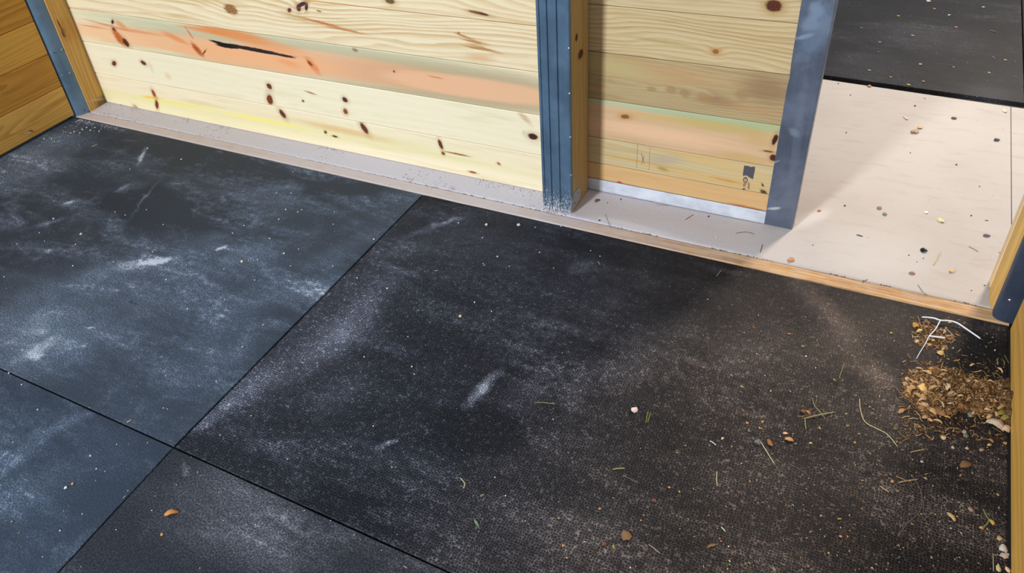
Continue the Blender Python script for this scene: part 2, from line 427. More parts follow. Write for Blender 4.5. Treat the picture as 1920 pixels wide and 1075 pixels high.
rubber_mat(G, 1.7735, G, 1.2165, 0, 'textured black rubber stall mat with a pebbled surface in the middle of the stall', cells=1.0, dust=.56, seed=4.0, brown=.75, spec=.10, tone=(17, 18, 21), dcol=((138, 144, 160), (134, 132, 142)), blobs=[  # bluish dcol holds a painted cast of cool daylight
    (900, 810, 1000, 800, 50, -.15), (660, 960, 760, 990, 40, -.15), (620, 590, 760, 470, 50, .16), (850, 455, 1010, 455, 60, .22), (1130, 540, 1330, 590, 90, .10), (1560, 600, 1720, 680, 90, .22), (1620, 760, 1750, 800, 60, .14), (1400, 620, 1500, 640, 70, .10), (1700, 950, 1800, 960, 80, .10), (905, 728, 936, 696, 10, .95), (725, 832, 745, 822, 6, .8), (655, 605, 740, 520, 30, .34), (460, 730, 530, 680, 26, .34), (400, 780, 440, 752, 12, .4), (620, 650, 720, 590, 40, .2),  # broad blob by the doorway paints in the warm lamp light
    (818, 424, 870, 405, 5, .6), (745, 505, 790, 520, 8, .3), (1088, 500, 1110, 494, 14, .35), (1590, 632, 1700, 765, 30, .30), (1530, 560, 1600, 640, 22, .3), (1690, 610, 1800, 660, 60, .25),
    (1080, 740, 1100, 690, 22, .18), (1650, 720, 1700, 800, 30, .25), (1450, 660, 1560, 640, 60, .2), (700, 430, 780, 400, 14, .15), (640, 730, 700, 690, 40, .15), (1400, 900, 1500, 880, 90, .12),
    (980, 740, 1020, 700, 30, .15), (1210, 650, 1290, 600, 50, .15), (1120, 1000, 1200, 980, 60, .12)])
rubber_mat(-1.895, -.0012, -1.22, -G, 0, 'smooth black rubber stall mat at the bottom left of the stall', skew=(0, .055, 0, 0), dust=.85, spec=.25, seed=9.0, tone=(29, 37, 47), dcol=((120, 138, 160), (122, 132, 150)), blobs=[  # blue daylight sheen is mixed into the rubber and dust colours
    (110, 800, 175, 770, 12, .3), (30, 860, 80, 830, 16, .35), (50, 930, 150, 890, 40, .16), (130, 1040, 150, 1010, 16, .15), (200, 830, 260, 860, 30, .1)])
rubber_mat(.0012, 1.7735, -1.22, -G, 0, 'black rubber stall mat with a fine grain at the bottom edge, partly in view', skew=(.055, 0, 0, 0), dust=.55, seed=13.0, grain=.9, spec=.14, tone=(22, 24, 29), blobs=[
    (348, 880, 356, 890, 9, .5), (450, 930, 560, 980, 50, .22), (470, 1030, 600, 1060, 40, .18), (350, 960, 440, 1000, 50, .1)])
# aisle mats lie on top of the slab, so their thick front edge shows
rubber_mat(-.3, 1.8265, 2.594, 3.76, 0, 'black rubber mat out in the aisle, across the black gap from the doorway', slope=True, dust=.2, seed=21.0, grain=.35, tone=(20, 20, 21), spec=.12, blobs=[
    (1740, 70, 1860, 95, 26, .05), (1850, 175, 1900, 180, 18, .09), (1620, 120, 1700, 130, 26, .05)])
rubber_mat(1.8305, 3.4, 2.594, 3.72, 0, 'black rubber aisle mat at the right edge, beyond the long seam', slope=True, dust=.2, seed=25.0, grain=.35, tone=(20, 20, 21), spec=.12)

# ------------------------------------------------------------------ front wall of tongue-and-groove boards
def board(name, u0, u1, v0, v1, plane, thick, side, mat_, parent, bev=.0021):
    """a board with a small chamfer at its joints. side 'y': face looks to -Y at y=plane; 'x+' / 'x-'"""
    v0 += .0008; v1 -= .0008
    pr = [(plane+bev, v0), (plane+thick, v0), (plane+thick, v1), (plane+bev, v1), (plane, v1-bev), (plane, v0+bev)]
    if side == 'y':
        vv, ff = prism(pr, u0, u1, 0)
        og = ((u0+u1)/2, plane+thick/2, v0)
    else:
        s = -1 if side == 'x+' else 1          # body lies behind the face
        pr = [(plane+s*(a-plane), b) for a, b in pr]
        vv, ff = prism(pr, u0, u1, 1)
        og = (plane+s*thick/2, (u0+u1)/2, v0)
    return fix_normals(meshobj(name, vv, ff, mat_(og), parent, origin=og))

wf = empty('wall_front', (-.72, YW+.02, 0), kind='structure', label='pale pine board wall between the left corner post and the middle post')
PINK = (232, 182, 142); ORG = (214, 130, 66); GRN = (190, 198, 166)
front = [
 (0.0, .1455, dict(seed=2.0, freq=24, ring=.20, fine=.22, light=(238, 225, 192), dark=(214, 190, 144), feats=[
    kw(420, 222, 640, 262, 10, (224, 218, 156), soft=.9, a=.5), kw(700, 262, 960, 318, 12, (214, 206, 140), soft=.9, a=.5), kw(240, 180, 400, 208, 8, (222, 216, 150), soft=.9, a=.5),
    kw(330, 194, 384, 203, 2.5, (240, 222, 84), soft=.9, a=.6), kw(505, 228, 568, 240, 3, (244, 226, 80), soft=.8, a=.65), kw(285, 183, 300, 184, 2.5, (240, 190, 40), soft=.8, a=.8), kw(450, 216, 500, 227, 2.5, (242, 226, 110), soft=.9, a=.5),
    kw(640, 244, 720, 262, 5, (214, 156, 84), soft=.9, a=.5),
    kw(288, 175, 291, 182, 2.6, (150, 74, 24)), kw(294, 196, 294.5, 204, 3, (112, 44, 20)), kw(530, 214, 536, 222, 3.6, RB, c2=1), kw(683, 241, 690, 251, 4.2, RB),
    kw(826, 271, 829, 280, 3.2, (92, 50, 26)), kw(831, 288, 833, 291, 2.6, (120, 70, 30)), kw(858, 289, 882, 294, 1.4, (150, 98, 48), soft=.5), kw(886, 323, 893, 324.5, 1.6, (150, 80, 40)),
    kw(610.5, 248, 613, 249, 2.4, (110, 52, 26)), kw(628, 256, 633, 257, 1.6, (96, 60, 30)), kw(935, 307, 938, 309, 2, (160, 110, 60)), kw(254, 200, 258, 202, 2, (180, 130, 80), a=.7)])),
 (.1455, .2962, dict(seed=5.2, freq=26, ring=.16, fine=.26, light=(238, 228, 196), dark=(218, 198, 158), feats=[
    kw(214, 119, 217, 123, 4, (122, 66, 34), ring=1), kw(269, 118, 274, 120, 3.4, (96, 58, 34)), kw(283, 125, 286, 135, 2.5, (206, 190, 172), soft=.8, a=.5),
    kw(505, 162, 510, 165, 4.2, (98, 54, 34)), kw(506, 187, 506.5, 196, 5.6, (138, 70, 32), ring=1), kw(647, 187, 652, 189.5, 4, (80, 48, 32)), kw(647.5, 209, 647.5, 214, 4.2, (142, 72, 38)),
    kw(999, 256, 1008, 258, 5.5, (76, 40, 30), ring=1, bend=.006), kw(984, 222, 995, 233, 4, (190, 144, 96), soft=.8, a=.6), kw(982, 249, 985, 250, 4, (150, 190, 140), soft=.9, a=.4),
    kw(568, 189.5, 570, 190, 1.8, (120, 60, 40)), kw(315, 143, 320, 146, 4, (220, 190, 140), soft=.8, a=.6), kw(582, 174, 592, 177, 1.3, (170, 120, 70), soft=.6)])),
 (.2962, .4462, dict(seed=8.6, freq=26, ring=.18, fine=.26, light=(232, 218, 182), dark=(210, 186, 142), feats=[
    kw(560, 88, 1090, 170, 17, GRN, soft=.35, a=.75), kw(760, 176, 1100, 218, 9, GRN, soft=.4, a=.7), kw(300, 62, 400, 76, 6, GRN, soft=.6, a=.5), kw(420, 121, 560, 143, 7, GRN, soft=.6, a=.7),
    kw(620, 122, 900, 165, 21, PINK, soft=.22, a=.85), kw(880, 164, 1060, 190, 19, PINK, soft=.22, a=.8), kw(300, 76, 480, 102, 16, (236, 176, 128), soft=.3, a=.75), kw(480, 110, 640, 130, 20, (234, 172, 122), soft=.3, a=.75),
    kw(170, 60, 260, 76, 10, (236, 196, 152), soft=.5, a=.7), kw(430, 62, 500, 78, 9, ORG, soft=.45, a=.85), kw(390, 58, 440, 66, 5, (222, 134, 66), soft=.5, a=.7), kw(500, 84, 570, 100, 10, (226, 146, 84), soft=.6, a=.6),
    kw(540, 118, 560, 124, 5, (228, 150, 90), soft=.7, a=.6), kw(200, 47, 235, 56, 1.6, (200, 110, 56), soft=.7, a=.7), kw(175, 50, 200, 54, 1.6, (206, 120, 66), soft=.7, a=.6), kw(330, 72, 352, 82, 4, (216, 130, 72), soft=.7, a=.7),
    kw(250, 58, 300, 66, 2, (206, 132, 76), soft=.8, a=.6), kw(355, 62, 362, 72, 1.6, (200, 110, 60), soft=.6, a=.7), kw(226, 46, 236, 52, 4.5, (214, 132, 76), soft=.7, a=.7),
    kw(211, 41, 213, 43, 3.2, (70, 34, 34)), kw(214, 56, 218, 59, 2.6, (80, 40, 36)), kw(224, 72, 236, 86, 5.5, (190, 100, 44), soft=.5), kw(236, 80, 242, 88, 3.6, (88, 40, 24)),
    kw(370, 93, 381, 105, 4.2, (176, 84, 38), soft=.5), kw(383, 98, 380, 102, 1.4, (110, 50, 24)), kw(587, 124, 600, 140, 5, (220, 130, 72), soft=.6, a=.8), kw(581, 119, 586, 124, 2.6, (140, 70, 36), soft=.4),
    kw(739, 134, 741, 135, 1.8, (130, 58, 34)), kw(666, 94, 671, 96, 3, (150, 124, 104), soft=.6), kw(818, 145, 832, 148, 1.5, (196, 120, 74), soft=.7, a=.7),
    kw(430, 86, 456, 89, 4.5, BLK, soft=.22, deep=1), kw(480, 94, 528, 103, 3.6, (40, 30, 30), soft=.22, deep=1), kw(530, 104, 555, 109, 2.4, (50, 36, 30), soft=.3, deep=1), kw(413, 81, 432, 86, 2.4, BLK, soft=.3, deep=1)])),
 (.4462, .5962, dict(seed=11.3, freq=62, ring=.62, fine=.26, light=(234, 220, 184), dark=(196, 150, 88), low=.9, warp=.05, feats=[
    kw(433, 18, 446, 21, 9, (176, 126, 78), ring=1, soft=.3, bend=.014), kw(542.5, 19, 545, 22, 4, (96, 60, 50)), kw(560, 15, 559, 21, 4.5, (66, 36, 42), bend=.014), kw(574.5, 12, 573.5, 20, 3.2, (62, 34, 40)), kw(566, 8, 574, 4, 4, (70, 40, 44)),
    kw(600, 42, 650, 55, 2.2, (190, 116, 60), soft=.6), kw(650, 57, 690, 65, 1.6, (190, 130, 76), soft=.7), kw(560, 34, 590, 42, 5, (190, 160, 104), soft=.8, a=.6),
    kw(888, 78, 910, 82, 2.6, (178, 128, 70), soft=.7), kw(910, 92, 936, 99, 2.6, (180, 130, 76), soft=.7), kw(890, 90, 912, 95, 1.8, (180, 130, 76), soft=.7), kw(900, 108, 925, 112, 7, (206, 160, 110), soft=.8, a=.6), kw(870, 68, 886, 74, 1.6, (180, 130, 76), soft=.7),
    kw(598, 21, 603, 22, 1.6, (150, 110, 80), soft=.5), kw(860, 62, 862, 63, 1.6, (150, 110, 80))])),
 (.5962, .7462, dict(seed=15.1, freq=60, ring=.5, fine=.26, light=(234, 218, 180), dark=(198, 158, 104), feats=[
    kw(900, 25, 917, 29, 2.6, (70, 42, 28)), kw(888, 22, 898, 24, 2.0, (110, 84, 40)), kw(731, 2, 740, 4, 5, (132, 104, 56), ring=1), kw(820, 32, 1020, 56, 3.0, (224, 158, 66), soft=.6, a=.8), kw(640, 8, 820, 30, 2.0, (226, 176, 104), soft=.6, a=.7)]))]
for (z0, z1, k) in front:
    kk = dict(k); l, d = kk.pop('light'), kk.pop('dark')
    board('plank', -1.838, .452, z0, z1, YW, .036, 'y', lambda og, kk=kk, l=l, d=d: wood('pine_board', l, d, og, 'xz', **kk), wf)
for i in range(3):
    z0 = .7462+.15*i
    board('plank', -1.838, .452, z0, z0+.15, YW, .036, 'y', lambda og: wood('pine_board', SAP, SAPD, og, 'xz', seed=30.+i, freq=40, ring=.4), wf)

# ------------------------------------------------------------------ sliding door pushed behind the wall
dr = empty('door_1', (.66, YD+.02, 0), kind='structure', label='pine board sliding door with an aluminium stile, slid open behind the middle post')
TAN = (226, 194, 142)
door = [
 (.045, .108, dict(seed=41.0, freq=30, ring=.3, fine=.16, light=(212, 174, 122), dark=(190, 146, 92), feats=[
    kd(1180, 348, 1200, 352, 3, (214, 132, 74), soft=.8, a=.6), kd(1390, 386, 1412, 391, 2, (190, 90, 44), soft=.8, a=.7), kd(1162, 342, 1166, 343, 1.6, (190, 74, 50)), kd(1420, 393, 1432, 396, 2, (180, 90, 44), soft=.8, a=.7)])),
 (.108, .206, dict(seed=44.7, freq=60, ring=.45, fine=.3, light=(204, 188, 146), dark=(178, 144, 94), feats=[
    kd(1300, 290, 1420, 330, 13, (214, 178, 112), soft=.9, a=.6), kd(1200, 303, 1280, 318, 3, (196, 160, 90), soft=.8, a=.8), kd(1243, 317, 1253, 320, 3, (150, 134, 72), soft=.8), kd(1245, 300, 1275, 300, 8, (176, 164, 142), soft=.8, a=.7),
    kd(1340, 336, 1440, 354, 7, (212, 172, 98), soft=.9, a=.6), kd(1432, 361, 1438, 366, 4, (84, 60, 40), soft=.5), kd(1430, 347, 1432, 350, 1.6, (90, 66, 40)), kd(1360, 338, 1385, 343, 2, (196, 126, 66), soft=.8, a=.6)])),
 (.206, .345, dict(seed=47.9, freq=44, ring=.2, fine=.2, light=(212, 180, 144), dark=(192, 152, 108), feats=[
    kd(1250, 207, 1420, 236, 9, (168, 188, 150), soft=.35, a=.85), kd(1120, 190, 1250, 206, 7, (190, 192, 156), soft=.5, a=.7), kd(1430, 238, 1490, 246, 9, (170, 186, 140), soft=.4, a=.85),
    kd(1340, 236, 1440, 252, 9, (192, 172, 104), soft=.6, a=.75), kd(1230, 222, 1320, 236, 7, (206, 176, 112), soft=.7, a=.6), kd(1420, 262, 1450, 268, 12, (196, 166, 100), soft=.7, a=.5), kd(1390, 296, 1440, 305, 8, (196, 164, 96), soft=.7, a=.6),
    kd(1230, 250, 1360, 272, 12, (240, 196, 158), soft=.7, a=.6), kd(1172, 218.5, 1180, 219, 3.8, (74, 34, 28), ring=1), kd(1172, 218.5, 1190, 220, 6, (206, 142, 74), soft=.7, a=.35),
    kd(1453, 262, 1457, 252, 4.2, (74, 38, 26), ring=1), kd(1450, 296, 1456, 300, 6, (78, 38, 22)), kd(1440, 284, 1450, 285, 1.6, (130, 78, 30))])),
 (.345, .503, dict(seed=52.2, freq=64, ring=.5, fine=.4, light=(186, 166, 124), dark=(146, 120, 82), cath=(E_(1150, 158, 1390, 192, 20, 1, YD, 0, 2), .10), feats=[
    kd(1190, 130, 1330, 150, 16, (196, 150, 104), soft=.8, a=.6), kd(1150, 125, 1230, 140, 14, (186, 178, 124), soft=.8, a=.7), kd(1440, 168, 1490, 178, 26, (142, 112, 80), soft=.7, a=.75), kd(1345, 190, 1380, 196, 9, (146, 112, 80), soft=.8, a=.7),
    kd(1222, 167, 1232, 169, 5, (158, 126, 80), soft=.35, a=.6), kd(1258, 169, 1268, 171, 7, (156, 124, 80), soft=.35, a=.6), kd(1284, 176, 1294, 180, 7, (156, 124, 80), soft=.35, a=.6), kd(1322, 182, 1336, 186, 8, (166, 132, 84), soft=.4, a=.6), kd(1120, 160, 1142, 163, 4, (182, 142, 96), soft=.4, a=.7),
    kd(1390, 180, 1400, 186, 9, (160, 128, 84), soft=.5, a=.6), kd(1410, 205, 1460, 215, 7, (180, 144, 100), soft=.8, a=.6)])),
 (.503, .650, dict(seed=57.4, freq=80, ring=.7, fine=.3, light=(208, 190, 148), dark=(168, 132, 84), warp=.04, feats=[
    kd(1342, 97, 1348, 98, 4.2, (44, 24, 26), bend=.012), kd(1342, 97, 1358, 99, 8, (196, 140, 76), soft=.8, a=.5), kd(1240, 78, 1300, 88, 3, (170, 150, 92), soft=.7, a=.6)])),
 (.650, .797, dict(seed=61.8, freq=70, ring=.5, fine=.3, light=(208, 190, 150), dark=(172, 136, 88), feats=[
    kd(1451, 11, 1472, 15, 15, (176, 164, 92), soft=.35, a=.5), kd(1451, 11, 1466, 14, 11, (104, 50, 30), ring=1, bend=.01)]))]
for (z0, z1, k) in door:
    kk = dict(k); l, d = kk.pop('light'), kk.pop('dark')
    pl = board('plank', -.02, 1.165, z0, z1, YD, .034, 'y', lambda og, kk=kk, l=l, d=d: wood('door_board', l, d, og, 'xz', **kk), dr, bev=.0022)
    if z0 == .108: stamp_plank = pl
for i in range(3):
    z0 = .797+.147*i
    board('plank', -.02, 1.165, z0, z0+.147, YD, .034, 'y', lambda og: wood('door_board', TAN, (190, 148, 90), og, 'xz', seed=70.+i, freq=50, ring=.4), dr)

def metal(name, base, off, rough=.35, metallic=.85, streak='z', scuffs=(), spangle=0.0, dustz=None, ax=(0, 2)):
    t = NT(name); p = t.pos(off); P = t.xyz(p)
    s = {'x': (4, 200, 200), 'z': (160, 160, 2)}[streak]
    mp = t.n('ShaderNodeMapping'); t.put(mp.inputs[0], p); mp.inputs[3].default_value = s
    a = t.noise(mp.outputs[0], 1.0, 3); b = t.noise(p, 9, 4, .6)
    c = lin(base)
    col = t.mix(t.mapr(a, .3, .7), c, tuple(x*.86 for x in c[:3])+(1,))
    col = t.mix(t.mapr(b, .35, .75), col, tuple(min(1, x*1.35) for x in c[:3])+(1,))
    if spangle:
        vv = t.n('ShaderNodeTexVoronoi'); t.put(vv.inputs['Vector'], p); vv.inputs['Scale'].default_value = 60
        g = t.n('ShaderNodeSeparateColor'); t.put(g.inputs[0], vv.outputs['Color'])
        col = t.mix(t.math('MULTIPLY', g.outputs[0], spangle), col, tuple(min(1, x*1.5) for x in c[:3])+(1,))
    ro = t.mapr(b, .3, .7, rough-.05, rough+.12)
    uv = t.comb(P[ax[0]], P[ax[1]], 0)
    for (e, cc, s_) in scuffs:
        d = t.math('ADD', t.ell(uv, *e), t.math('MULTIPLY', t.math('SUBTRACT', t.noise(p, 45, 3), .5), 1.0))
        k = t.math('MULTIPLY', t.mapr(d, 1.3, .4), s_)
        col = t.mix(k, col, lin(cc)); ro = t.math('ADD', ro, t.math('MULTIPLY', k, .2))
    mt = metallic
    if dustz:
        q = t.noise(p, 260, 3, .7)
        h = t.math('MULTIPLY', t.mapr(P[2], dustz, 0.0), 1.0)
        k = t.math('MULTIPLY', t.mapr(t.math('ADD', q, t.math('MULTIPLY', h, .2)), .72, .78), h)
        k = t.math('MAXIMUM', k, t.math('MULTIPLY', t.mapr(P[2], .02, .002), t.mapr(t.noise(p, 160, 3), .42, .56)))
        col = t.mix(k, col, lin((206, 204, 206))); mt = t.math('SUBTRACT', metallic, t.math('MULTIPLY', k, metallic))
        ro = t.math('ADD', ro, t.math('MULTIPLY', k, .35))
    return t.done(col, ro, mt, .5)

def kdu(px, py, ex, ey, mn): return E_(px, py, ex, ey, mn, 1, YD-.004, 0, 2)
og = (.62, YD-.003, .003)
v, f = prism([(YD-.0035, .003), (YD-.0005, .003), (YD-.0005, .0465), (YD-.0035, .0475)], -.02, 1.119, 0)
br = fix_normals(meshobj('bottom_rail', v, f, metal('rail_aluminium', (206, 214, 228), og, .32, .35, 'x'), dr, origin=og))
setp(br, label='bright aluminium strip along the bottom of the door')
# the rail folds under the boards
box('rail_channel', (-.02, YD, .003), (1.119, YD+.034, .0445), flat('rail_inside', (96, 96, 98), .5, .5), dr)
# stile: flat sheet folded round the end of the door, its edge slightly out of true
sc = [(kdu(1520, 45, 1540, 40, 14), (150, 168, 190), .5), (kdu(1510, 68, 1530, 62, 5), (176, 194, 214), .6), (kdu(1488, 247, 1498, 255, 8), (150, 164, 184), .55), (kdu(1450, 391, 1463, 390, 3), (206, 210, 214), .8),
      (kdu(1530, 20, 1545, 18, 18), (142, 164, 190), .7), (kdu(1530, 60, 1560, 0, 30), (124, 146, 172), .6), (kdu(1495, 260, 1510, 160, 10), (124, 138, 158), .4), (kdu(1452, 305, 1463, 300, 2), (170, 186, 206), .6)]
og = (1.16, YD-.004, 0)
ys, yb = YD-.0045, YD-.0012
n = 60; vs = []; fs = []
for k in range(n+1):
    z = .0015+1.24*k/n
    xl = 1.1165+.0012*mnoise.noise(Vector((0, 0, z*9)))+.0018*math.exp(-((z-.50)/.02)**2)
    xr = 1.2005
    row = [(xl, yb, z), (xl, ys+.001, z), (xl+.0016, ys, z), (xr-.004, ys, z), (xr-.001, ys+.0012, z), (xr, ys+.004, z), (xr, YD+.040, z), (xr-.003, YD+.040, z), (xr-.003, yb, z)]
    vs += row
    if k:
        a, b = (k-1)*9, k*9
        for i in range(9): fs.append((a+i, a+(i+1) % 9, b+(i+1) % 9, b+i))
fs += [tuple(range(9)), tuple(range(n*9, n*9+9))]
st = fix_normals(meshobj('stile', vs, fs, metal('stile_aluminium', (102, 113, 132), og, .36, .5, 'z', sc), dr, smooth=False, origin=og))
setp(st, label='tall dull aluminium end stile with scuffs')

# ink stamp and pencil marks on the second board from the bottom of the door
M_ink = flat('stamp_ink', (92, 93, 102), .7, 0, .5, 300)
def decal(name, polys, parent, mat_, y, label=None):
    vs, fs = [], []
    for pg in polys:
        k = len(vs)
        for (a, b) in pg:
            w = at(a, b, 1, y); vs.append((w.x, y, w.z))
        fs.append(tuple(range(k, k+len(pg))))
    o = fix_normals(meshobj(name, vs, fs, mat_, parent, origin=(vs[0][0], y, vs[0][2])))
    if label: o['label'] = label
    return o
YI = YD-.0004
def zp(a, b): return (1380+a*.06046, 300+b*.06046)      # readings of the enlarged stamp
pg = [[zp(*q) for q in ((255, 175), (300, 180), (400, 188), (420, 210), (500, 220), (515, 205), (590, 215), (585, 330), (560, 420), (525, 605), (440, 560), (330, 485), (205, 492), (222, 380), (240, 250))]]
ring_o = [(290+75*math.cos(a), 625+95*math.sin(a)) for a in [i*PI/8 for i in range(17)]]
ring_i = [(290+50*math.cos(a), 630+62*math.sin(a)) for a in [i*PI/8 for i in range(17)]]
for i in range(16): pg.append([zp(*ring_o[i]), zp(*ring_o[i+1]), zp(*ring_i[i+1]), zp(*ring_i[i])])
for (a, b, c, d) in ((262, 585, 325, 600), (256, 622, 322, 636), (262, 658, 318, 672)): pg.append([zp(a, b), zp(c, b), zp(c, d), zp(a, d)])
def strokes(x0, y0, w, h, rows):      # little blocks of stamped characters, read downwards
    for r, cells in enumerate(rows):
        for (u0, u1, v0, v1) in cells:
            yy = y0+r*h*1.25
            pg.append([zp(x0+u0*w, yy+v0*h), zp(x0+u1*w, yy+v0*h), zp(x0+u1*w, yy+v1*h), zp(x0+u0*w, yy+v1*h)])
BAR = [(0, 1, 0, .28), (0, 1, .72, 1)]
strokes(362, 700, 62, 34, [BAR+[(0, .2, 0, 1)], BAR+[(.8, 1, 0, 1)], BAR+[(.4, .6, 0, 1)], BAR+[(0, .2, 0, 1)], BAR+[(0, .2, 0, 1), (.8, 1, 0, 1)]])
strokes(222, 728, 82, 30, [BAR+[(.7, 1, 0, 1)], BAR+[(0, .25, 0, 1)], BAR])
strokes(200, 880, 95, 60, [[(0, 1, 0, .2), (0, .6, .2, .8), (.75, .95, .1, 1)]])
decal('ink_stamp', pg, stamp_plank, M_ink, YI, 'smudged dark grey timber stamp')
M_pen = flat('pencil', (150, 132, 100), .8)
def seg(a, b, c, d, w=.5):
    dx, dy = c-a, d-b; L = math.hypot(dx, dy); nx, ny = -dy/L*w, dx/L*w
    return [(a+nx, b+ny), (c+nx, d+ny), (c-nx, d-ny), (a-nx, b-ny)]
def zq(a, b): return (1080+a*.1256, 200+b*.1256)
decal('pencil_mark', [seg(*zq(918, 570), *zq(905, 920), .35), seg(*zq(1105, 610), *zq(1088, 950), .3), seg(*zq(975, 700), *zq(1018, 850), .6), seg(*zq(1018, 730), *zq(978, 860), .5)], stamp_plank, M_pen, YI)

# ------------------------------------------------------------------ side walls
def weath(seed, **k):
    def mk(og):
        a = dict(seed=seed, freq=30, ring=.5, fine=.25, warp=.05, low=.8); a.update(k)
        l = a.pop('light', (196, 150, 74)); d = a.pop('dark', (132, 84, 28))
        return wood('weathered_board', l, d, og, 'yz', **a)
    return mk
wl = empty('wall_left', (XL-.02, 0, 0), kind='structure', label='golden brown board wall on the left, in shade')
zs = [.010, .1525, .301, .447, .595, .745, .895, 1.045, 1.195]
lf = {0: dict(light=(232, 184, 98), dark=(168, 116, 46), freq=26, cath=((.98, .07, .35, .035, .05), .12), feats=[kl(58, 246, 62, 246, 1.5, (80, 84, 84)), kl(52, 249, 60, 248, 2, (214, 176, 128))]),
      1: dict(light=(208, 154, 66), dark=(138, 88, 30), freq=28, cath=((.98, .22, .3, .03, .02), .1)),
      2: dict(light=(222, 172, 80), dark=(166, 112, 42), freq=44, ring=.35), 3: dict(light=(204, 150, 60), dark=(130, 82, 26), freq=30)}
for i in range(8):
    board('plank', -2.2, 1.2135, zs[i], zs[i+1], XL, .034, 'x+', weath(80.+i*3.1, **lf.get(i, {})), wl, bev=.003)
XR = 1.7775
wr = empty('wall_right', (XR+.02, 0, 0), kind='structure', label='golden brown board wall running along the right edge')
for i in range(8):
    board('plank', -2.2, 1.198, zs[i]-.01 if i else .002, zs[i+1]-.01, XR, .034, 'x-', weath(110.+i*2.7, light=(210, 156, 70), dark=(160, 106, 36)), wr, bev=.003)

# ------------------------------------------------------------------ posts
GALV = (84, 112, 140)
def rounded(pts): return pts
def post(loc, label):
    return empty('steel_faced_post', loc, label=label, cat='post')
def screws(parent, spots, axis, val, r=.004, s=1):
    for (a, b) in spots:
        w = at(a, b, axis, val)
        vs, fs = [], []
        for k, (rr, h) in enumerate(((r, 0), (r, .0015), (r*.6, .0028), (0.0005, .003))):
            for i in range(8):
                an = i*PI/4
                if axis == 1: vs.append((w.x+rr*math.cos(an), w.y-h, w.z+rr*math.sin(an)))
                else: vs.append((w.x+h*s, w.y+rr*math.cos(an), w.z+rr*math.sin(an)))
            if k:
                for i in range(8): fs.append(((k-1)*8+i, (k-1)*8+(i+1) % 8, k*8+(i+1) % 8, k*8+i))
        fs.append(tuple(range(24, 32)))
        fix_normals(meshobj('screw', vs, fs, M_screw, parent, origin=tuple(w)))
M_screw = flat('zinc_screw', (196, 200, 206), .3, .9, .1)
H = 1.30
# middle post
mp = post((.484, 1.37, 0), 'blue-grey steel faced timber post standing between the pine wall and the sliding door')
x0, x1, yf = .431, .5335, 1.2895
pf = [(x0, yf+.012), (x0, yf+.001), (x0+.001, yf), (x0+.008, yf), (x0+.0095, yf+.003), (x0+.011, yf)]
for gx in (.034, .064): pf += [(x0+gx-.0022, yf), (x0+gx, yf+.0045), (x0+gx+.0022, yf)]
pf += [(x1-.004, yf), (x1-.001, yf+.0012), (x1, yf+.004), (x1, yf+.014), (x1-.002, yf+.014), (x1-.002, yf+.0065), (x0+.002, yf+.0065), (x0+.002, yf+.012)]
v, f = prism(pf, .0035, H, 2)
og = (.484, yf, .0)
fix_normals(meshobj('steel_face', v, f, metal('galvanised_steel', (74, 98, 120), og, .42, .18, 'z', spangle=.12, dustz=.2), mp, origin=og))
og = (.484, 1.37, 0)
c = .005; wy0, wy1 = yf+.0075, 1.4495; wx0, wx1 = x0+.003, .5330
pw = [(wx0+c, wy0), (wx1-.002, wy0), (wx1, wy0+.002), (wx1, wy1-.012), (wx1-.004, wy1-.004), (wx1-.012, wy1), (wx0+c, wy1), (wx0, wy1-c), (wx0, wy0+c)]
v, f = prism(pw, .0, H, 2)
XS = .5330
def kx(px, py, ex, ey, mn, c, **k):
    u = E_(px, py, ex, ey, mn, 0, XS, 2, 1)
    return dict(e=u, c=c, **k)
fix_normals(meshobj('timber_core', v, f, wood('post_timber', (176, 150, 100), (134, 106, 60), og, 'zy', seed=3.3, freq=60, ring=.5, fine=.4, feats=[
    kx(1081, 70, 1081, 77, 2.2, (40, 24, 16)), kx(1088.5, 102, 1088, 111, 4.5, (78, 52, 30), ring=1)]), mp, origin=og))
M_strap = metal('strap_steel', (150, 156, 164), (.5345, 1.35, 0), .45, .6, 'z', spangle=.3)
pts = [at(a, b, 0, .5345) for (a, b) in ((1069.5, 400), (1072, 370), (1083, 354), (1088, 354), (1088, 374))]
vs = [tuple(p) for p in pts]+[(.5332, p.y, p.z) for p in pts]
fix_normals(meshobj('corner_strap', vs, [tuple(range(5)), tuple(range(9, 4, -1))]+[(i, (i+1) % 5, 5+(i+1) % 5, 5+i) for i in range(5)], M_strap, mp, origin=vs[0]))
M_hole = flat('punched_hole', (40, 34, 32))
for (a, b) in ((1074, 372), (1078, 381), (1084, 361)):
    w = at(a, b, 0, .5348)
    meshobj('strap_hole', [(w.x, w.y+.0035*math.cos(k*PI/4), w.z+.0035*math.sin(k*PI/4)) for k in range(8)], [tuple(range(8))], M_hole, mp, origin=tuple(w))
screws(mp, ((1066, 90), (1067.5, 175), (1069, 257), (1070, 328)), 0, .5336, .003)

